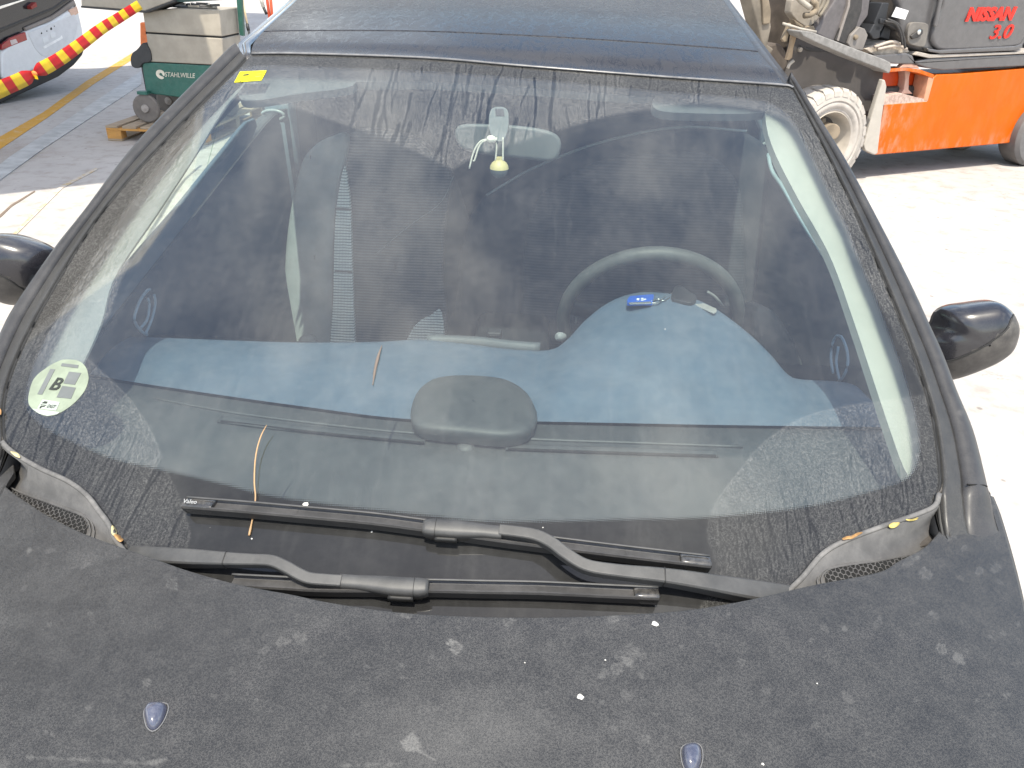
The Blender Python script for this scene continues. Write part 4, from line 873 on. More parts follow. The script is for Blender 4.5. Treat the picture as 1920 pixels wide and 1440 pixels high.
# inside mirror
mpx = [(858, 236), (930, 233), (1000, 239), (1040, 250), (1052, 268), (1046, 296), (1030, 303), (985, 299), (910, 290), (862, 276)]
mp = [on_y(u, v, .80) for u, v in smooth(mpx, 50, True)]
im = prism('inside_mirror', mp, nrm([0, 1, -.2]), .035, plain('mirror_back_grey', (.11, .12, .117), .5), car, .008, 3)
lining('mirror_stem', [(922, 204), (950, 204), (953, 236), (944, 262), (928, 262), (917, 238)], -.010, plain('stem_grey', (.13, .145, .14), .5), .03, im, 30)
lining('mirror_sensor', [(928, 204), (947, 204), (946, 217), (927, 217)], -.0085, plain('sensor_brown', (.05, .045, .045), .4), .006, im, 4, False)

# ---- things in and on the car
# air freshener
af = thing('air_freshener', 'cream and clear bulb air freshener hanging on cords from the inside mirror', 'air freshener', tuple(on_y(935, 318, .745)))
c = on_y(936, 317, .745); r = .0188
CREAM = plain('cream_plastic', (.62, .52, .24), .45, var=.05)
lathe('bottle', [(-.0188, 0), (-.0175, .0068), (-.013, .0136), (-.006, .0178), (-.001, .0188), (.001, .0188)], c, (0, 0, 1), plain('bottle_grey_clear', (.10, .115, .115), .08, coat=.5), af, 28)
lathe('cap', [(.0011, .0190), (.006, .0182), (.012, .0150), (.0165, .0098), (.0182, .0075), (.0185, .0072), (.0235, .0068), (.024, 0)], c, (0, 0, 1), CREAM, af, 28)
CORD = plain('cord_white', (.72, .68, .58), .8)
for px in ([(931, 258), (931, 280), (929, 301)], [(943, 258), (943, 280), (943, 302)], [(917, 261), (903, 264), (893, 275), (886, 292), (880, 316)], [(917, 262), (905, 266), (897, 278), (890, 300), (887, 302)]):
    tube('cord', np.array([on_y(u, v, .742) for u, v in smooth(px, 18)]), .0018, CORD, af, 6)
k_ = on_y(921, 261, .74); lathe('cord_knot', [(-.009, .002), (-.006, .006), (.0, .0075), (.006, .006), (.010, .002)], k_, (1, .2, -.2), CORD, af, 12)

# key
def pd(u, v, lift=.0):
    h, n = hit(pt, u, v); return (h if h is not None else on_z(u, v, 1.0))+np.array([0, 0, lift])
ck = thing('car_key', 'black car key with a blue tag lying on the blue dashboard hump', 'key', tuple(pd(1270, 562)))
K3 = [hit(pt, u, v)[0] for u, v in ((1205, 572), (1330, 594), (1265, 590))]; KN = nrm(np.cross(K3[1]-K3[0], K3[2]-K3[0])); KN = KN if KN[2] > 0 else -KN
def kpt(u, v, l=0.0): return on_pl(u, v, K3[0]+KN*l, KN)
def flat(name, px, lift, th, m, n=36, bev=.001, cr=True):
    q = smooth(px, n, True, cr) if n else px
    P_ = np.array([kpt(u, v, lift+.001) for u, v in q]); N = KN
    return prism(name, P_, N, th, m, ck, bev)
flat('key_head', [(1262, 548), (1268, 543), (1276, 543), (1290, 553), (1304, 562), (1304, 570), (1300, 574), (1290, 575), (1272, 571), (1259, 567), (1258, 560)], .004, .010, plain('key_black', (.018, .019, .021), .5), 36, .003)
flat('key_blade', [(1303, 566), (1307, 566), (1343, 581), (1344, 587), (1338, 589), (1302, 573)], .004, .003, plain('key_steel', (.50, .49, .45), .4, .5), 24, .0006, False)
flat('key_tag', [(1175, 568), (1179, 560), (1226, 556), (1224, 567), (1223, 573), (1176, 574)], .003, .006, plain('tag_blue', (.02, .10, .45), .35), 24, .001, False)
flat('tag_edge', [(1178, 568), (1222, 566), (1222, 570), (1178, 571)], .009, .0012, plain('tag_silver', (.75, .78, .8), .2, .8), 16, .0003, False)
for k in range(5):
    a = k*1.256; u, v = 1202+7*math.cos(a), 561.5+1.6*math.sin(a)
    flat('tag_mark', [(u-3, v), (u, v-.8), (u+3, v), (u, v+.8)], .0095, .0008, plain('mark_white', (.8, .8, .75), .5), 8, 0)
for px in ([(1221, 565), (1232, 561), (1240, 563), (1234, 568), (1222, 568)], [(1240, 562), (1250, 556), (1262, 549), (1266, 552), (1256, 558), (1244, 564), (1240, 562)]):
    tube('key_ring', np.array([kpt(u, v, .009) for u, v in smooth(px, 24)]), .0014, STEEL, ck, 6)

# stickers behind the glass
def stick(name, px, h, m, parent, n=40, cr=True, th=.0004):
    q = smooth(px, n, True, cr) if n else px
    V = [gpt(u, v, h) for u, v in q]; N = gnormal(*guv(*np.mean(q, 0))); k = len(V); V = V+[v-N*th for v in V]
    F = [tuple(range(k-1, -1, -1)), tuple(range(k, 2*k))]+[(i, (i+1) % k, (i+1) % k+k, i+k) for i in range(k)]
    return mesh(name, V, F, m, parent)
SG = plain('sticker_green', (.21, .245, .185), .5, var=.14, sc=30); SGRY = plain('sticker_grey', (.115, .125, .125), .6); SWHT = plain('sticker_white', (.33, .37, .33), .5); SINK = plain('sticker_ink', (.02, .025, .02), .6)
H0 = .0012
es = [(130, 674), (112, 676), (85, 691), (63, 711), (53.5, 741), (54, 757), (60, 766), (74, 776), (89, 780), (108, 776), (135, 759), (157, 735), (165.5, 714), (165, 701), (160, 687), (148, 677)]
ps = stick('permit_sticker', es, H0-.0006, SG, car, 60); ps['label'] = 'round pale green sticker with a letter B'
def c3(pts): return [(40+a/11.08, 660+b/11.08) for a, b in pts]
for pts in ([(845, 230), (1190, 270), (1170, 335), (820, 290)], [(600, 350), (700, 360), (430, 885), (330, 875)], [(990, 405), (1240, 435), (1110, 680), (870, 650)], [(850, 700), (1130, 740), (1030, 970), (730, 940)]):
    stick('printed_block', c3(pts), H0, SGRY, ps, 0)
stick('white_label', c3([(440, 985), (800, 1040), (720, 1215), (330, 1175)]), H0, SWHT, ps, 0)
stick('white_segment', c3([(215, 1175), (800, 1248), (740, 1292), (540, 1326), (380, 1284)]), H0, SWHT, ps, 0)
for pts in ([(480, 1020), (545, 1030), (520, 1070), (420, 1062)], [(400, 1085), (520, 1100), (512, 1112), (395, 1098)], [(400, 1115), (495, 1122), (470, 1140), (420, 1140), (405, 1168), (370, 1165)]):
    stick('emblem_bar', c3(pts), H0+.0006, SINK, ps, 0)
def gtext(nm, s_, o, x, y, h, hpx, parent, m, **kw):
    O, X_, Y_ = (gpt(*c3([q])[0], h) for q in (o, x, y)); return text(nm, s_, m, O, X_-O, Y_-O, np.linalg.norm(Y_-O)/.72*hpx, parent, .0002, **kw)
gtext('letter', 'B', (555, 768), (780, 800), (668, 520), H0+.0004, 1.0, ps, SINK, bold=.0006)
gtext('letter', 'DGT', (515, 1150), (740, 1172), (545, 1085), H0+.0016, 1.0, ps, SINK, w_scale=.85, shear=.2)
ys_ = stick('yellow_sticker', [(450, 134), (500, 132), (490, 150.5), (439, 154.5)], H0, plain('sticker_yellow', (.62, .58, .006), .5, var=.04), car, 0)
ys_['label'] = 'bright yellow rectangular sticker'
for pts in ([(455, 140), (466, 138), (467, 141), (456, 142)], [(456, 137.5), (458, 137.5), (457, 138.5)], [(479, 143), (488, 142), (488, 144), (478, 145)], [(450, 151), (452, 151), (452, 152.5), (449, 152.5)], [(482, 139), (490, 138), (490, 139), (482, 140)]):
    stick('printed_mark', pts, H0+.0005, SINK if pts[0][0] < 470 else plain('mark_ochre', (.5, .38, .05), .6), ys_, 0)

# pine needle, pod, leaves
NEED = plain('needle_tan', (.36, .225, .115), .6)
px = smooth([(500, 797), (490, 816), (482, 842), (478, 870), (477, 905), (479, 930), (477, 955), (473, 975), (470, 990), (467, 1004)], 50)
hh = np.interp(np.linspace(0, 1, 50), [0, .3, .62, .72, .78, 1], [.014, .010, .006, .0035, .0035, .002])
A = np.array([gpt(u, v, h) for (u, v), h in zip(px, hh)]); o = tube('pine_needle', A, .00115, NEED, None, 6, scale=list(np.interp(np.linspace(0, 1, 50), [0, .1, .9, .95, 1], [.4, .9, 1.0, 1.5, 1.2]))); tag(o, 'long tan pine needle lying on the glass under the upper wiper blade', 'pine needle')
px = smooth([(716, 648), (710, 666), (704, 690), (701, 708), (699, 722)], 24); A = np.array([gpt(u, v, .0028) for u, v in px])
o = tube('dry_pod', A, .0026, plain('pod_brown', (.14, .11, .09), .6), None, 8, scale=list(np.interp(np.linspace(0, 1, 24), [0, .35, .75, .9, 1], [.25, 1.0, .75, .35, .3]))); tag(o, 'thin dark curved seed pod stuck on the glass above the dashboard', 'seed pod')
LEAFC = plain('leaf_cream', (.52, .45, .24), .7, var=.2, sc=80); LEAFB = plain('leaf_brown', (.38, .21, .08), .7, var=.4, sc=60); LEAFY = plain('leaf_ochre', (.48, .38, .12), .7, var=.25, sc=60)
def leaf(px, m, label, lift=.004, curl=.003):
    q = smooth(px, 18, True); P_ = []; c0 = np.mean(q, 0)
    for u, v in q:
        h, n = hit(ct, u, v)
        if h is None: h = gpt(u, v, .002)
        P_.append(h+np.array([0, -.001, lift+curl*min(1.2, ((u-c0[0])**2+(v-c0[1])**2)/90.0)*.6]))
    h, n = hit(ct, *c0); c = np.mean(P_, 0)+np.array([0, 0, -curl*.6]); k = len(P_)
    V = [c]+P_+[c-np.array([0, 0, .0006])]+[p-np.array([0, 0, .0006]) for p in P_]
    F = [(0, 1+i, 1+(i+1) % k) for i in range(k)]+[(k+1, k+2+(i+1) % k, k+2+i) for i in range(k)]+[(1+i, k+2+i, k+2+(i+1) % k, 1+(i+1) % k) for i in range(k)]
    return tag(mesh('dead_leaf', V, F, m, None, True), label, 'leaf', 'dead leaves caught round the windscreen edge')
leaf([(22, 852), (33, 852), (39, 858), (41, 864), (36, 862), (28, 857)], LEAFC, 'small cream leaf caught at the left corner of the cowl')
leaf([(213, 992), (219, 996), (222, 1008), (219, 1011), (213, 1008), (211, 1000)], LEAFC, 'pale curled leaf wedged where the left wiper arm starts', .005)
leaf([(222, 1010), (230, 1012), (235, 1021), (230, 1024), (224, 1020), (217, 1013)], LEAFB, 'brown crumpled leaf just below the pale curled one', .006, .005)
leaf([(1664, 991), (1672, 984), (1685, 986), (1678, 992), (1667, 995)], LEAFY, 'ochre leaf lying on the right cowl edge')
leaf([(1576, 1016), (1590, 1009), (1608, 1004), (1616, 1004), (1600, 1012), (1580, 1018)], LEAFB, 'tan papery leaf strip on the right cowl edge')
leaf([(1697, 979), (1718, 976), (1716, 979), (1698, 981)], LEAFY, 'thin yellow leaf sliver near the right screen corner')
leaf([(-4, 768), (4, 772), (4, 782), (-3, 780)], LEAFB, 'orange leaf tip at the far left edge of the screen')

for u, v, r in ((573, 946, .0036), (697, 997, .0012), (472, 1010, .0010), (1018, 989, .0008), (1247, 617, .0008)):
    c = gpt(u, v, .0004); N = gnormal(*guv(u, v)); a_ = nrm(np.cross(N, [0, 1, .3])); b_ = np.cross(N, a_); k = 12
    V = [c+N*r*.35]+[c+a_*math.cos(6.28*i/k)*r*(1+.22*math.sin(3*i+u))+b_*math.sin(6.28*i/k)*r*(1+.2*math.cos(2*i+v)) for i in range(k)]
    mesh('bird_dropping', V, [(0, 1+i, 1+(i+1) % k) for i in range(k)], plain('dropping_pale', (.50, .49, .46), .8), wind, True)
# ================================================================= SETTING
CONC = concrete()
g = mesh('ground', [(-300, -300, 0), (300, -300, 0), (300, 300, 0), (-300, 300, 0)], [(0, 1, 2, 3)], CONC); tag(g, kind='structure')
YEL = worn_paint('yellow_line_paint', (.50, .26, .03), a=.56, b=.80)
def gpoly(name, px, z, th, m, kind='structure'):
    P_ = [on_z(u, v, z) for u, v in px]; return tag(prism(name, P_, (0, 0, -1), th, m), kind=kind)
gpoly('yellow_line', [(-90, 307), (0, 256), (80, 211), (160, 153), (252, 97), (246, 113), (176, 157), (89, 220), (0, 279), (-90, 332)], .004, .003, YEL)
gpoly('thin_yellow_line', [(-30, 492), (26, 436), (112, 349), (179, 315), (184, 317), (118, 352), (32, 438), (-22, 494)], .004, .003, worn_paint('thin_line_paint', (.42, .30, .13), a=.40, b=.66))
gpoly('channel_cover', [(-40, 340), (19, 293), (265, 133), (265, 158), (80, 279), (0, 337), (-40, 366)], .008, .007, plain('channel_steel', (.36, .365, .36), .6, var=.25, sc=6, dust=.5, dustcol=(.42, .40, .38)))
gpoly('crack', [(-30, 428), (0, 402), (20, 384), (65, 357), (66, 359), (22, 387), (2, 406), (-30, 432)], .0035, .0025, plain('crack_dirt', (.16, .12, .09), .9))

# added unseen canopy, outlined from the ground shade it throws round the trolley
def shade_at(p, h): return np.array([p[0]+SUN_DIR[0]/SUN_DIR[2]*h, p[1]+SUN_DIR[1]/SUN_DIR[2]*h, h])
cn_ = thing('added_shade_canopy', 'added unseen canopy that throws the shade round the trolley', 'canopy', (-8, 6, 0))
shp = [(-12.5, 3.2), (-4.06, 4.83), (-3.45, 5.30), (-3.30, 5.9), (-3.22, 6.5), (-3.20, 6.9), (-3.18, 7.3), (-3.28, 7.6), (-3.7, 8.3), (-4.6, 10.2), (-5.6, 15.5), (-6.6, 20.5), (-7.2, 24.4), (-9.4, 24.9), (-7.2, 14.2), (-6.6, 12.4), (-7.06, 11.75), (-12.5, 9.9)]
CAN = plain('fill_white_sheet', (.80, .78, .74), .6)  # whitened so the underside throws fill into the shade
prism('shade_caster', [shade_at(p, 5.0) for p in shp], (0, 0, 1), .10, CAN, cn_)
for x, y in ((-12.4, 2.2), (-12.6, 5.6), (-12.6, 7.2)): box('post', (x, y, 2.5), (.2, .2, 5.0), STEEL, cn_)
box('beam', (-12.5, 3.85, 4.9), (.16, 4.6, .2), STEEL, cn_)
wh = thing('warehouse', 'long pale warehouse across the far side of the yard', 'building', (0, 62, 0))
box('wall', (0, 66, 4.5), (110, 8, 9), plain('warehouse_wall', (.42, .40, .37), .8, sc=1.5), wh); box('roof', (0, 66, 9.15), (112, 9, .3), plain('warehouse_roof', (.25, .25, .26), .7), wh)
for x in (-24, -8, 8, 24): box('door', (x, 61.95, 2.4), (5, .14, 4.8), plain('shutter_grey', (.22, .23, .24), .6), wh)

# ================================================================= PALLET AND TOOL TROLLEY
p0 = on_z(203, 264); e1 = np.array([.998, -.03, 0]); e1 = nrm(e1); e2 = np.array([-e1[1], e1[0], 0]); Zv = np.array([0, 0, 1.0])
plt = thing('pallet', 'worn wooden pallet on the concrete under the green trolley', 'pallet', tuple(p0+e1*.4+e2*.6))
WY = wood('pallet_yellow_wood', (.55, .28, .075), (.40, .20, .06)); WG = wood('pallet_grey_wood', (.40, .31, .22), (.24, .18, .12)); Rm = np.stack([e1, e2, Zv], 1)
W_, L_p = 1.0, 1.55
def pbox(nm, x, y, z, sx, sy, sz, m): return box(nm, p0+e1*x+e2*y+Zv*z, (sx, sy, sz), m, plt, R=Rm, bev=.004)
for y in (.05, .775, 1.50):
    for x in (.0725, .5, .9275): pbox('block', x, y, .061, .145, .10, .078, WY if y < .1 else WG)
    pbox('stringer_board', .5, y, .111, W_, .10 if y > .1 else .10, .022, WY if y < .1 else WG)
for x in (.0725, .5, .9275): pbox('skid', x, .775, .011, .10 if x == .5 else .145, L_p, .022, WG)
for i, x in enumerate((.06, .235, .41, .59, .765, .94)): pbox('plank', x, .775, .133, (.12, .14, .12, .13, .14, .12)[i], L_p, .022+.002*(i % 2), WG)

tp = on_z(275, 228, .146); tn = nrm(np.array([e2[0]*-1, e2[1]*-1, 0])); 
def tpt(u, v, off=0.0): return on_pl(u, v, tp+tn*off, tn)
tr = thing('tool_trolley', 'green and beige workshop tool trolley with its top tray swung out, standing on the pallet', 'trolley', tuple(tp-tn*.2))
GRN = plain('trolley_green', (.014, .10, .078), .42, var=.10, dust=.12); BEI = plain('trolley_beige', (.33, .295, .245), .6, var=.10, sc=8, dust=.2, dustcol=(.30, .25, .2)); GRIP = plain('grip_dark', (.035, .035, .037), .6)
prism('base_cabinet', [tpt(*q) for q in ((265, 116), (424, 124), (408, 192), (274, 175))], -tn, .46, GRN, tr, .012)
prism('lower_box', [tpt(*q) for q in ((273, 62.5), (416.5, 71.5), (420, 123), (281, 116))], -tn, .44, BEI, tr, .012)
prism('upper_box', [tpt(*q) for q in ((267, 22), (330, 15), (411, 18), (416, 69), (273, 60.5))], -tn, .44, BEI, tr, .012)
prism('box_seam', [tpt(u, v, -.006) for u, v in ((273, 59), (415, 68), (416, 73), (273, 64))], -tn, .42, BLACK, tr)
prism('box_seam', [tpt(u, v, -.006) for u, v in ((279, 113.5), (418, 121), (419, 125), (279, 118))], -tn, .42, BLACK, tr)
tz = tpt(330, 15)[2]
prism('tray_inside', [tpt(275, 21, -.02)*[1, 1, 0]+[0, 0, tz+.002], tpt(408, 21, -.02)*[1, 1, 0]+[0, 0, tz+.002], tpt(408, 21, -.42)*[1, 1, 0]+[0, 0, tz+.002], tpt(275, 21, -.42)*[1, 1, 0]+[0, 0, tz+.002]], (0, 0, 1), .004, plain('tray_dark', (.05, .045, .04), .8, var=.5, sc=12), tr)
for i in range(14):
    a = random.random(); b = random.random(); q = tpt(285+a*120, 21, -.05-b*.33); s_ = random.uniform(.02, .06)
    box('loose_tool', (q[0], q[1], tz+.012+random.random()*.02), (s_*2.2, s_*.5, .02), random.choice([STEEL, GRIP, plain('tool_rag', (.4, .36, .3), .9)]), tr, rz=random.random()*3)
prism('swing_tray', [tpt(u, v, .10) for u, v in ((150, -34), (152, 12), (271, 21.5), (326, 1), (334, -34))], -tn, .30, BEI, tr, .012)
prism('tray_rim', [tpt(u, v, .104) for u, v in ((151, 11), (272, 20), (326, 0), (327, 3.5), (273, 24.5), (152, 14.5))], -tn, .29, GRIP, tr, .003)
prism('tray_arm', [tpt(u, v, .05) for u, v in ((322, 2), (345, -6), (420, -6), (420, 0), (345, 4))], -tn, .03, plain('arm_green_dark', (.02, .05, .045), .5), tr)
prism('grip', [tpt(u, v, .02) for u, v in smooth([(244, 112), (247, 100), (256, 93), (268, 80), (276, 86), (282, 100), (282, 116), (268, 119), (262, 127), (248, 126)], 30, True)], -tn, .30, GRIP, tr, .01)
prism('frame_post', [tpt(u, v, -.36) for u, v in ((440, -34), (451, -34), (456.5, 68), (449, 66))], -tn, .05, plain('post_green', (.02, .085, .065), .5), tr, .004)
for off in (.03, -.45):
    for u, vz in ((275, 203), (392, 214)):
        c = tpt(u, vz, .03); c = c-tn*(.03-off); r_ = c[2]-.146
        cw = lathe('caster', [(-.018, .02), (-.02, r_*.55), (-.018, r_*.62), (-.02, r_*.92), (-.012, r_), (.012, r_), (.02, r_*.92), (.018, r_*.62), (.02, r_*.5), (.022, r_*.30), (.034, r_*.26), (.036, 0)], c, tn, plain('caster_grey', (.14, .125, .115), .7, dust=.4, dustcol=(.25, .21, .18)), tr, 30)
        lathe('caster_hub', [(.030, r_*.30), (.040, r_*.26), (.042, r_*.12), (.046, r_*.10), (.047, 0)], c, tn, plain('hub_pale', (.30, .27, .25), .5), cw, 20)
        box('caster_fork', c+np.array([0, 0, r_*1.1]), (.10, .07, .03), GRN, cw, R=Rm)
EM = plain('emblem_beige', (.62, .58, .48), .6)
ea = [(308, 136), (303, 131.5), (297, 131), (293, 134), (292.5, 139.5), (296, 145), (302, 148.5), (307, 147), (306, 144), (303, 143), (299, 141), (298.5, 138), (301, 136.5), (304, 138), (305, 141), (308, 142.5)]
prism('wrench_emblem', [tpt(u, v, .0035) for u, v in smooth(ea, 40, True)], -tn, .003, EM, tr)
o_, x_, y_ = tpt(309, 143.5, .0008), tpt(380, 147, .0008), tpt(309.5, 134.5, .0008)
text('lettering', 'STAHLWILLE', EM, o_, x_-o_, y_-o_, np.linalg.norm(y_-o_)*1.35, tr, .001, shear=.25, w_scale=.86)
op = thing('orange_post', 'orange post standing just behind the tool trolley', 'post', tuple(tpt(267, 70, -.6)*[1, 1, 0]))
prism('post_body', [tpt(u, v, -.62) for u, v in ((262, 42), (282, 43), (284, 100), (263, 98))], -tn, .10, plain('orange_plastic', (.85, .22, .07), .5), op, .01)
pb = tpt(273, 98, -.66); box('post_foot', (pb[0], pb[1], pb[2]/2), (.10, .10, pb[2]), GRIP, op)
# broom and red stand leaning behind
br = thing('broom', 'pale wooden broom handle leaning upright beside the trolley', 'broom', tuple(tpt(462, 40, -.75)*[1, 1, 0]))
a, b = tpt(449, -30, -.72), tpt(463.5, 45, -.62); d_ = b-a; t_ = -b[2]/d_[2]; 
tube('handle', np.array([a, b]), .011, plain('handle_wood', (.72, .58, .38), .6), br, 10); e_ = b+d_*t_
tube('brush_socket', np.array([b, b+d_*.16]), .017, GRIP, br, 10); tube('stem', np.array([b+d_*.14, e_]), .012, GRIP, br, 10)
a, b = tpt(446, -10, -.60), tpt(463, 62, -.56); sr = thing('steel_rod', 'thin bright steel rod leaning between the trolley frame and the broom', 'rod', tuple(b*[1, 1, 0])); tube('rod', np.array([a, b, b+(b-a)*(-b[2]/(b-a)[2])]), .005, STEEL, sr, 8)
rs = thing('red_stand', 'red steel stand seen past the left edge of the car roof', 'stand', tuple(tpt(505, 10, -1.6)*[1, 1, 0]))
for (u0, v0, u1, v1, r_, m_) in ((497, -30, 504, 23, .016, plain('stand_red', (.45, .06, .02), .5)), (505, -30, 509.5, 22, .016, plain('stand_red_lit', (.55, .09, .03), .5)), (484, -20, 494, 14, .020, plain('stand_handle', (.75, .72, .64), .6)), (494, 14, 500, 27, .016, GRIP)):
    a, b = tpt(u0, v0, -1.6), tpt(u1, v1, -1.6); tube('upright', np.array([a, b]+([b+(b-a)*(-b[2]/(b-a)[2])] if m_ is not GRIP and v1 > 20 else [])), r_, m_, rs, 10)

# ================================================================= WHITE CAR WITH MISSING NUMBER PLATE
wa = on_z(5, 90, .60); wb_ = on_z(150, 30, .88); we = nrm((wb_-wa)*[1, 1, 0]); wnn = np.array([we[1], -we[0], 0])
def wpt(u, v, off=0.0): return on_pl(u, v, wa+wnn*off, wnn)
wc_ = thing('white_car', 'white car rear with its number plate missing, at the left edge behind the tape', 'car', tuple(wa*[1, 1, 0]-wnn*1.5))
WP = plain('white_car_paint', (.66, .67, .68), .3, var=.03, coat=.4, dust=.25, dustcol=(.5, .47, .44)); DKG = plain('dark_tailgate', (.016, .017, .019), .15, coat=.7); VAL = plain('valance_black', (.016, .015, .015), .6)
prism('bumper', [wpt(u, v) for u, v in smooth([(3, 97), (25, 78), (50, 59), (97, 41), (135, 17), (144, 10), (150, 28), (156, 55), (158, 75), (152, 86), (110, 112), (60, 134), (8, 152), (4, 140)], 60, True, False)], -wnn, 1.0, WP, wc_, .03, 3)
prism('valance', [wpt(u, v, -.02) for u, v in ((-60, 172), (5, 150), (60, 128), (110, 104), (157, 70), (159, 92), (155, 104), (139, 123), (111, 144), (55, 170), (0, 195), (-60, 222))], -wnn, 1.4, VAL, wc_, .02)
prism('tailgate', [wpt(u, v, -.06) for u, v in ((-60, -80), (132, -80), (141, 0), (146, 12), (97, 44), (49, 62), (3, 100), (-60, 135))], -wnn, 3.2, DKG, wc_, .03)
prism('side_panel', [wpt(u, v, -.03) for u, v in ((-60, 128), (2, 98), (3, 150), (-60, 178))], -wnn, 1.2, DKG, wc_, .03)
prism('chrome_strip', [wpt(u, v, -.045) for u, v in ((-20, 22), (0, 11.5), (50, -3), (56, -3), (0, 17), (-20, 28))], -wnn, .02, CHROME, wc_)
prism('trim_strip', [wpt(u, v, -.03) for u, v in ((49, 58), (47, 52), (100, 29), (138, 1), (143, 9), (97, 39))], -wnn, .06, plain('trim_taupe', (.22, .19, .17), .5), wc_, .008)
prism('trim_strip', [wpt(u, v, -.05) for u, v in ((-20, 62), (40, 38), (100, 14), (132, -8), (134, -3), (100, 19), (40, 44), (-20, 70))], -wnn, .03, plain('trim_black', (.03, .028, .028), .3), wc_, .006)
tl = prism('tail_light', [wpt(u, v, .004) for u, v in ((4, 84), (20, 71), (48, 60), (51.5, 75), (28, 84), (4, 94))], -wnn, .04, plain('lamp_red', (.30, .012, .012), .15, coat=.8), wc_, .006)
prism('lamp_lens', [wpt(u, v, .008) for u, v in ((19, 76), (30, 73), (34, 80), (22, 85))], -wnn, .01, plain('lens_pale', (.6, .5, .48), .2), tl, .003)
prism('lamp_lens', [wpt(u, v, .008) for u, v in ((58, 12), (68, 4), (70, 12), (60, 18))], -wnn, .08, plain('lens_red_dark', (.25, .03, .025), .2), tl, .003)
prism('side_reflector', [wpt(u, v, .004) for u, v in ((129, 19), (144, 12), (148, 24), (135.5, 33))], -wnn, .02, plain('reflector_pink', (.62, .40, .30), .3), wc_, .004)
pr = prism('plate_recess', [wpt(u, v, .005) for u, v in smooth([(52, 61), (58, 75), (65, 90), (76, 102), (84, 108), (110, 96), (136, 80), (142, 66), (147, 44), (140, 26), (97, 44)], 40, True, False)], -wnn, .02, plain('recess_white', (.60, .60, .61), .4, var=.05), wc_, .006)
for u, v, s_ in ((78, 62, 1.6), (96, 53.5, 2.2), (88, 58, 1.2), (102, 49, 1)): prism('screw_hole', [wpt(u+s_*a, v+s_*1.4*b, .0065) for a, b in ((-1, .4), (0, -1), (1, .4), (0, 1))], -wnn, .004, BLACK, pr)
prism('plate_slot', [wpt(u, v, .008) for u, v in ((80, 88), (113, 70), (116, 66), (118, 72), (84, 91))], -wnn, .006, plain('slot_light', (.8, .79, .77), .5), pr)
for q in (((80, 72), (90, 66), (92, 78), (82, 82)), ((94, 62), (104, 60), (105, 70), (96, 72))): prism('plate_pad', [wpt(*p, .010) for p in q], -wnn, .006, WP, pr, .004)

# ================================================================= BARRIER TAPE
tpx = [(-70, 192), (-12, 172), (10, 163), (40, 150), (56, 141), (63, 137), (72, 133), (110, 112), (150, 84), (190, 54), (222, 34), (262, 9)]
tds = [3.6, 4.05, 4.2, 4.45, 4.6, 4.65, 4.7, 5.05, 5.5, 6.05, 6.5, 6.95]
q = smooth(tpx, 260); dd = np.interp(q[:, 0], [a for a, b in tpx], tds)
cen = np.array([CP+ray(u, v)*d for (u, v), d in zip(q, dd)])
bd = [-70, -52, -33, -12, 10, 27, 44, 62, 65, 82, 97, 112, 125, 138, 150, 162, 174, 186, 197, 207, 217, 227, 237, 249, 270]
V, F, MI = [], [], []
for i, (u, v) in enumerate(q):
    t_ = nrm(cen[min(i+1, 259)]-cen[max(i-1, 0)]); vw = nrm(cen[i]-CP); s_ = nrm(np.cross(t_, vw)); wdt = .032
    k = abs(u-63.5); wdt *= .22+.78*min(1, (k/14))**.7 if k < 14 else 1
    for f in (-1, -.33, .33, 1): V.append(cen[i]+s_*wdt*f+vw*.006*(1-f*f)*math.sin(u*.12)-vw*.004*f)
for i in range(259):
    um = (q[i][0]+q[i+1][0])/2; k = int(np.searchsorted(bd, um))
    col = k % 2 if um < 62 else ((k+0) % 2)
    for j in range(3): F.append((i*4+j, i*4+j+1, i*4+j+5, i*4+j+4)); MI.append(col)
o = mesh('barrier_tape', V, F, None, None, True, [plain('tape_yellow', (.58, .38, .012), .6, spec=.15, var=.08), plain('tape_red', (.40, .008, .008), .6, spec=.12, var=.1)], MI)
md = o.modifiers.new('thickness', 'SOLIDIFY'); md.thickness = .0012
tag(o, 'red and yellow barrier tape knotted and strung in front of the white car', 'barrier tape')
kc = CP+ray(64, 139)*4.64; kb = lathe('tape_knot', [(-.012, .0), (-.008, .011), (0, .015), (.007, .010), (.012, 0)], kc, nrm(cen[120]-cen[90]), plain('knot_orange', (.75, .25, .06), .5), o, 10)
prism('knot_tail', [CP+ray(*p)*4.63 for p in ((64, 139), (70, 143), (72, 149), (66, 148), (61, 143))], ray(64, 139), .002, o.data.materials[0], o)
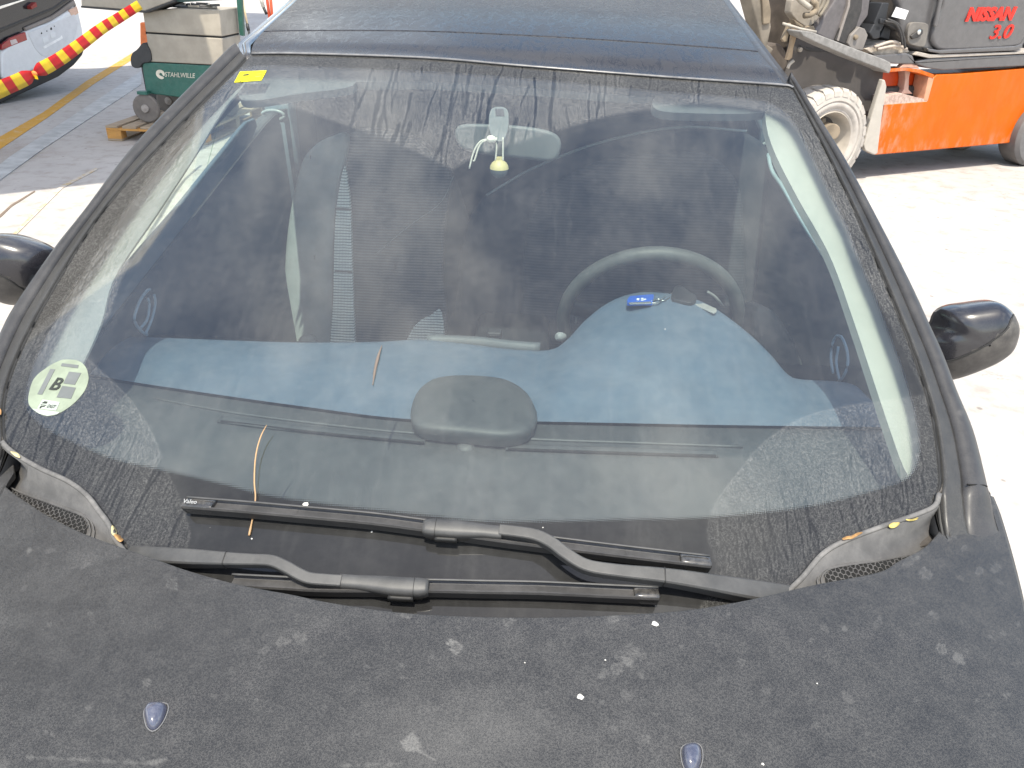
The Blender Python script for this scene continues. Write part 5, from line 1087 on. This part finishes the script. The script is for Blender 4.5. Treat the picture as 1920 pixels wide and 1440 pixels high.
# ================================================================= FORKLIFT
fp = on_z(1640, 290, .22); fe = nrm((on_z(1897, 268, .22)-fp)*[1, 1, 0]); fn = np.array([fe[1], -fe[0], 0])
def fpt(u, v, off=0.0): return on_pl(u, v, fp+fn*off, fn)
fk = thing('forklift', 'orange and grey forklift truck with a dust-white front tyre', 'forklift', tuple(fp*[1, 1, 0]-fn*.6+fe*.4))
def fpr(nm, px, off, dep, m, bev=.008, parent=None, n=0, cr=True):
    q = smooth(px, n, True, cr) if n else px
    return prism(nm, [fpt(u, v, off) for u, v in q], -fn, dep, m, parent or fk, bev)
ORG = orange_panel(); FG = plain('forklift_grey', (.088, .084, .086), .36, var=.10, dust=.16, dustcol=(.22, .20, .185), coat=.5); FD = plain('forklift_dark', (.030, .028, .028), .6, dust=.3, dustcol=(.16, .14, .12))
DUSTY = plain('dust_caked', (.38, .34, .29), .9, var=.10, sc=9, bump=.3, bsc=60); TAN = plain('dust_tan', (.22, .175, .125), .9, var=.25, sc=7); BRN = plain('grime_brown', (.075, .06, .05), .9, var=.35, sc=6); TYRE = plain('tyre_dust', (.40, .365, .33), .9, var=.12, sc=12, bump=.4, bsc=40)
FEND = plain('fender_grey', (.075, .066, .062), .8, var=.15, sc=5)
# side panel with the step cut out of it
fpr('side_panel', [(1659, 196), (1739, 190), (1751, 146), (1757, 140), (1800, 138.5), (1960, 125), (1975, 140), (1948, 170), (1920, 216), (1909, 250), (1897, 268), (1640, 291)], 0, .10, ORG, .010)
sp = fpr('step', [(1655, 132), (1668, 131), (1700, 128), (1724, 131), (1760, 141), (1742, 192), (1652, 198)], -.16, .03, plain('step_orange', (.50, .05, .002), .5), 0)
fpr('step_tread', [(1656, 181), (1692, 175), (1716, 182), (1738, 186), (1739, 191), (1655, 197)], -.004, .155, plain('step_dust', (.44, .32, .27), .9, var=.25, sc=40), 0, sp)
fpr('step_rib', [(1697, 132), (1708, 132), (1705, 145), (1704, 168), (1712, 176), (1690, 176), (1695, 168), (1698, 148)], -.08, .08, plain('rib_dust', (.52, .34, .27), .9), .006, sp)
fpr('step_frame', [(1742, 142), (1752, 145), (1740, 190), (1732, 188)], -.002, .15, plain('frame_dust', (.52, .26, .16), .8), .004, sp)
fpr('step_frame', [(1660, 130), (1697, 127), (1724, 130), (1752, 140), (1750, 147), (1722, 137), (1698, 133), (1660, 136)], .002, .12, ORG, .004, sp)
fpr('bolt_cap', [(1687, 128), (1694, 120), (1708, 119), (1720, 122), (1725, 129), (1706, 127)], .004, .05, plain('cap_dust_orange', (.46, .26, .19), .8), .006, sp)
fpr('mud_flap', [(1656, 149), (1660, 150), (1663, 162), (1654, 219), (1646, 288), (1640, 291), (1623, 283), (1620, 270), (1636, 212)], .035, .05, plain('flap_dust', (.42, .385, .34), .9, var=.05), .01)
# sill, engine cover
fpr('sill', [(1640, 104), (1700, 99), (1712, 104), (1716, 116), (1742, 109), (1960, 100), (1960, 122), (1800, 130), (1768, 132), (1740, 128), (1716, 120), (1680, 120), (1650, 118)], .012, .20, FG, .012, None, 0)
fpr('sill_lip', [(1716, 103), (1742, 109), (1962, 99), (1962, 95), (1770, 102), (1745, 102), (1722, 97)], .02, .3, plain('lip_dust', (.36, .32, .28), .7), .004)
ec = fpr('engine_cover', [(1688, -60), (1685, 20), (1688, 62), (1698, 82), (1722, 96), (1765, 101), (1905, 95), (1922, 86), (1945, 40), (1960, -60)], -.02, .85, FG, .05, None, 60)
fpr('cover_face', [(1752, -60), (1768, 2), (1756, 40), (1748, 72), (1756, 90), (1780, 96), (1900, 89), (1918, 78), (1940, 30), (1955, -60)], .018, .08, FG, .028, ec, 60)
fpr('cover_lip', [(1738, 90), (1760, 94), (1905, 86), (1918, 82), (1918, 90), (1905, 95), (1765, 101), (1742, 97)], .030, .05, FG, .008, ec)
lr = fpr('latch_recess', [(1706, 48), (1714, 42), (1738, 44), (1741, 54), (1736, 82), (1730, 88), (1706, 82), (1702, 66)], .012, .06, plain('recess_grey', (.16, .145, .13), .7), .006, ec, 30)
fpr('latch', [(1708, 68), (1718, 60), (1726, 54), (1731, 55), (1731, 63), (1724, 70), (1712, 74)], .030, .03, FD, .006, ec)
lathe('latch_lock', [(-.005, .02), (.004, .019), (.008, .012), (.009, 0)], fpt(1723, 60, .032), fn, CHROME, ec, 16)
fpr('cover_label', [(1681, 13), (1704, 20), (1697, 37), (1672, 31)], .034, .004, plain('label_white', (.72, .72, .72), .4), 0, ec)
RED = plain('badge_red', (.60, .018, .008), .4)
for s_, o_, x_, y_, kw in (('NISSAN', (1808.5, 38.5), (1900, 36.5), (1810, 16), dict(bold=.008, w_scale=1.0)), ('3.0', (1852, 73), (1893, 71), (1858, 47), dict(bold=.002, w_scale=1.0))):
    O, X_, Y_ = fpt(*o_, .0195), fpt(*x_, .0195), fpt(*y_, .0195); hgt = np.linalg.norm(Y_-O)/.70
    tx = text('lettering', s_, RED, O, X_-O, Y_-O, hgt, ec, .004, shear=.22, bold=kw['bold'])
    # fit the width
    L = max(v.co.dot(Vector(nrm(X_-O))) for v in tx.data.vertices)-min(v.co.dot(Vector(nrm(X_-O))) for v in tx.data.vertices); f = np.linalg.norm(X_-O)/L; xd = Vector(nrm(X_-O)); ov = Vector(O)
    for v in tx.data.vertices: k = (v.co-ov).dot(xd); v.co += xd*(k*f-k)
for k in range(1): fpr('cover_highlight_rib', [(1770, -40), (1776, -40), (1768, 4), (1758, 50), (1752, 50), (1762, 2)], .036, .03, FG, .012, ec)
# floor plate and controls
fpr('floor_plate', [(1622, 92), (1660, 76), (1698, 84), (1706, 98), (1640, 104)], -.03, .6, plain('floor_dust', (.42, .36, .30), .9, var=.3, sc=20), .006)
for px, off in (([(1640, 40), (1655, 5), (1668, 5), (1662, 40), (1652, 60), (1640, 58)], .0), ([(1630, 62), (1640, 44), (1652, 50), (1650, 72), (1638, 74)], .0), ([(1652, 34), (1672, 38), (1690, 50), (1686, 58), (1662, 46), (1650, 44)], .02), ([(1636, 34), (1650, 30), (1672, -30), (1700, -60), (1640, -60), (1628, 0)], -.3), ([(1650, 70), (1662, 44), (1672, 44), (1668, 76)], -.05)):
    fpr('control_box', px, off, .14, DARKPL, .01)
for px in ([(1660, 40), (1678, 44), (1688, 62), (1692, 84)], [(1664, 36), (1684, 46), (1694, 70), (1697, 90)]): tube('hose', np.array([fpt(u, v, .04) for u, v in smooth(px, 20)]), .010, FD, fk, 8)
for px in ([(1640, 88), (1672, 78), (1690, 84)], [(1645, 92), (1680, 86), (1700, 92)]): tube('floor_bar', np.array([fpt(u, v, .0) for u, v in smooth(px, 12)]), .012, plain('bar_dust', (.45, .38, .32), .8), fk, 8)
# front pedestal and fender
fpr('pedestal', [(1525, 62), (1566, 0), (1586, -60), (1640, -60), (1628, 30), (1606, 60), (1596, 88), (1560, 78)], -.05, .5, plain('pedestal_grey', (.105, .095, .098), .6, var=.12, dust=.15), .015)
fpr('pedestal_post', [(1566, 76), (1590, 20), (1602, -60), (1624, -60), (1616, 20), (1606, 50), (1594, 62), (1586, 84)], -.03, .06, FD, .008)
fpr('pedestal_rib', [(1569, 76), (1590, 10), (1596, -60), (1599, -60), (1594, 12), (1573, 78)], -.028, .05, plain('rib_grey', (.24, .21, .19), .7), .004)
fpr('bracket', [(1590, 82), (1596, 66), (1612, 50), (1622, 54), (1628, 66), (1618, 95), (1596, 92)], -.01, .06, plain('bracket_grey', (.20, .18, .165), .7), .008)
lathe('bracket_bolt', [(-.01, .02), (.008, .018), (.012, .01), (.012, 0)], fpt(1605, 70, .0), fn, TAN, fk, 12)
fpr('fender', [(1501, 60), (1504, 57), (1523, 60), (1600, 90), (1660, 112), (1671, 118), (1671, 132), (1667, 138), (1660, 134), (1655, 131), (1600, 110), (1540, 84), (1506, 68)], .20, .16, plain('fender_edge', (.22, .21, .20), .7, var=.2, sc=20), .010)
fpr('fender_liner', [(1484, 84), (1500, 66), (1540, 84), (1600, 110), (1657, 132), (1654, 160), (1636, 214), (1628, 240), (1600, 220), (1520, 190), (1470, 150)], -.12, .05, FEND, .006)
fpr('liner_strip', [(1497, 84), (1520, 90), (1580, 90), (1600, 100), (1560, 98), (1515, 96)], -.115, .03, FD, .004)
# wheel with lugs
wcn = fpt(1553, 222, .10); wbot = fpt(1576, 313, .10); R_ = .405
wcn = wcn*np.array([1, 1, 0])+np.array([0, 0, R_]); 
ww = lathe('tyre', [(-.26, R_*.62), (-.26, R_*.90), (-.20, R_*.985), (.0, R_*.985), (.035, R_*.975), (.055, R_*.93), (.060, R_*.86), (.064, R_*.80), (.066, R_*.78), (.062, R_*.765), (.056, R_*.755), (.060, R_*.74), (.064, R_*.70), (.060, R_*.66), (.050, R_*.635), (.046, R_*.62), (.050, R_*.605), (.046, R_*.575), (.03, R_*.55)], wcn, fn, TYRE, fk, 72, cap=False)
wh2 = nrm(np.cross(fn, Zv)); 
for i in range(26):
    a0 = 2*math.pi*i/26; V = []
    for (da, x, r) in ((0, .066, .86), (.17, .066, .86), (.17, .058, .955), (0, .058, .955), (.02, .03, 1.015), (.19, .03, 1.015), (.06, -.12, 1.02), (.23, -.12, 1.02)):
        a = a0+da; V.append(wcn+fn*(x-.002)+(wh2*math.cos(a)+Zv*math.sin(a))*R_*r)
    mesh('tread_lug', V, [(0, 1, 2, 3), (3, 2, 5, 4), (4, 5, 7, 6), (0, 3, 4, 6), (1, 7, 5, 2)], TYRE, ww)
rimm = lathe('rim', [(.045, R_*.575), (.052, R_*.56), (.040, R_*.545), (.02, R_*.52), (-.06, R_*.47), (-.075, R_*.42)], wcn, fn, DUSTY, fk, 48, cap=False)
lathe('rim_disc', [(-.07, R_*.44), (-.068, R_*.28), (-.02, R_*.24), (-.01, R_*.18), (-.005, 0)], wcn, fn, plain('rim_grime', (.065, .056, .05), .85, var=.3, sc=10), rimm, 40)
for i in range(6):
    a = 2*math.pi*i/6+.5; lathe('wheel_nut', [(-.07, .028), (-.045, .028), (-.035, .020), (-.033, 0)], wcn+(wh2*math.cos(a)+Zv*math.sin(a))*R_*.35, fn, TAN if i % 2 else DUSTY, rimm, 8)
fpr('hub_bracket', [(1548, 240), (1560, 232), (1574, 236), (1576, 250), (1566, 262), (1552, 258)], .14, .10, TAN, .012, None, 24)
# rear wheel, far wheels, counterweight, chassis (mostly out of frame)
rwc = fpt(1925, 235, .06); rwc = np.array([rwc[0]+.21*fe[0], rwc[1]+.21*fe[1], .30])
lathe('rear_tyre', [(-.2, .17), (-.2, .27), (-.16, .30), (.0, .30), (.03, .27), (.035, .20), (.02, .16), (-.02, .15), (-.03, 0)], rwc, fn, plain('rear_tyre_grey', (.13, .125, .125), .8, var=.1), fk, 40)
for c, r in ((wcn-fn*1.15, R_), (rwc-fn*.95, .30)): lathe('tyre', [(0, r*.5), (0, r*.9), (.04, r), (.2, r), (.24, r*.9), (.24, r*.5)], c, fn, TYRE, fk, 36)
cc = fp+fe*1.0-fn*.6; box('chassis', (cc[0], cc[1], .50), (2.3, .95, .52), FD, fk, rz=math.atan2(fe[1], fe[0]), bev=.03)
cw_ = fp+fe*2.35-fn*.55; box('counterweight', (cw_[0], cw_[1], .75), (.7, 1.05, .95), plain('counterweight_grey', (.08, .075, .078), .5), fk, rz=math.atan2(fe[1], fe[0]), bev=.12)
for a_, b_ in ((.25, -.1), (1.9, -.1), (.25, -1.0), (1.9, -1.0)):
    q_ = fp+fe*a_+fn*b_; box('guard_post', (q_[0], q_[1], 1.75), (.06, .06, .95) if True else 0, FD, fk, rz=math.atan2(fe[1], fe[0]))
q_ = fp+fe*1.05-fn*.55; box('guard_roof', (q_[0], q_[1], 2.24), (1.75, 1.0, .05), FD, fk, rz=math.atan2(fe[1], fe[0]))
# mast and hydraulics at the front end
fpr('mast_rail', [(1392, -60), (1440, -60), (1443, 20), (1447, 50), (1440, 84), (1452, 92), (1440, 110), (1428, 80), (1418, 40)], .05, .14, plain('mast_tan', (.17, .145, .115), .85, var=.3, sc=6), .015)
fpr('mast_rail', [(1424, -60), (1432, -60), (1446, 20), (1445, 44), (1432, 46), (1430, 10)], .07, .05, TAN, .008)
fpr('mast_back', [(1425, -60), (1540, -60), (1530, 60), (1500, 70), (1485, 120), (1470, 140), (1440, 110)], -.35, .12, BRN, .01)
fpr('cross_plate', [(1482, 24), (1486, 0), (1512, -20), (1560, -30), (1548, 20), (1526, 46), (1512, 52), (1494, 40), (1486, 30)], -.10, .08, plain('plate_dust', (.28, .245, .205), .9, var=.12), .012)
fpr('plate_edge', [(1488, 36), (1494, 40), (1512, 52), (1526, 48), (1530, 56), (1516, 58), (1492, 46)], -.06, .06, TAN, .006)
tube('hydraulic_pipe', np.array([fpt(u, v, .02) for u, v in smooth([(1508, 29), (1520, 27), (1530, 18), (1529, 6), (1522, 4)], 20)]), .022, TAN, fk, 10)
tube('hydraulic_pipe', np.array([fpt(u, v, .03) for u, v in smooth([(1486, -20), (1500, 0), (1518, 14)], 12)]), .020, plain('pipe_pale', (.40, .36, .30), .7), fk, 10)
for px in ([(1524, 20), (1534, 10), (1540, -20)], [(1530, 26), (1542, 8), (1548, -20)], [(1536, 30), (1550, 8), (1556, -20)]): tube('hose', np.array([fpt(u, v, .0) for u, v in smooth(px, 12)]), .014, plain('hose_tan', (.22, .19, .15), .8), fk, 8)
fpr('link_bar', [(1480, 44), (1484, 43), (1481, 58), (1476, 78), (1470, 79), (1467, 74), (1474, 58)], .04, .03, TAN, .006)
fpr('link_bar', [(1489, 47), (1500, 58), (1494, 70), (1488, 90), (1486, 108), (1480, 113), (1475, 112), (1482, 88), (1487, 60)], .04, .03, plain('bar_tan_light', (.34, .25, .165), .85), .006)
tube('cross_rod', np.array([fpt(u, v, .06) for u, v in [(1468, 44), (1500, 54), (1530, 60)]]), .010, DUSTY, fk, 8)
tube('hook', np.array([fpt(u, v, .04) for u, v in smooth([(1477, 128), (1481, 120), (1488, 114)], 10)]), .012, DUSTY, fk, 8)
lathe('liner_bolt', [(-.01, .018), (.01, .018), (.014, .01), (.014, 0)], fpt(1500, 93, -.10), fn, DUSTY, fk, 10)
fpr('drum', [(1440, 90), (1462, 82), (1476, 100), (1478, 120), (1468, 134), (1448, 128)], -.12, .25, BRN, .02, None, 24)
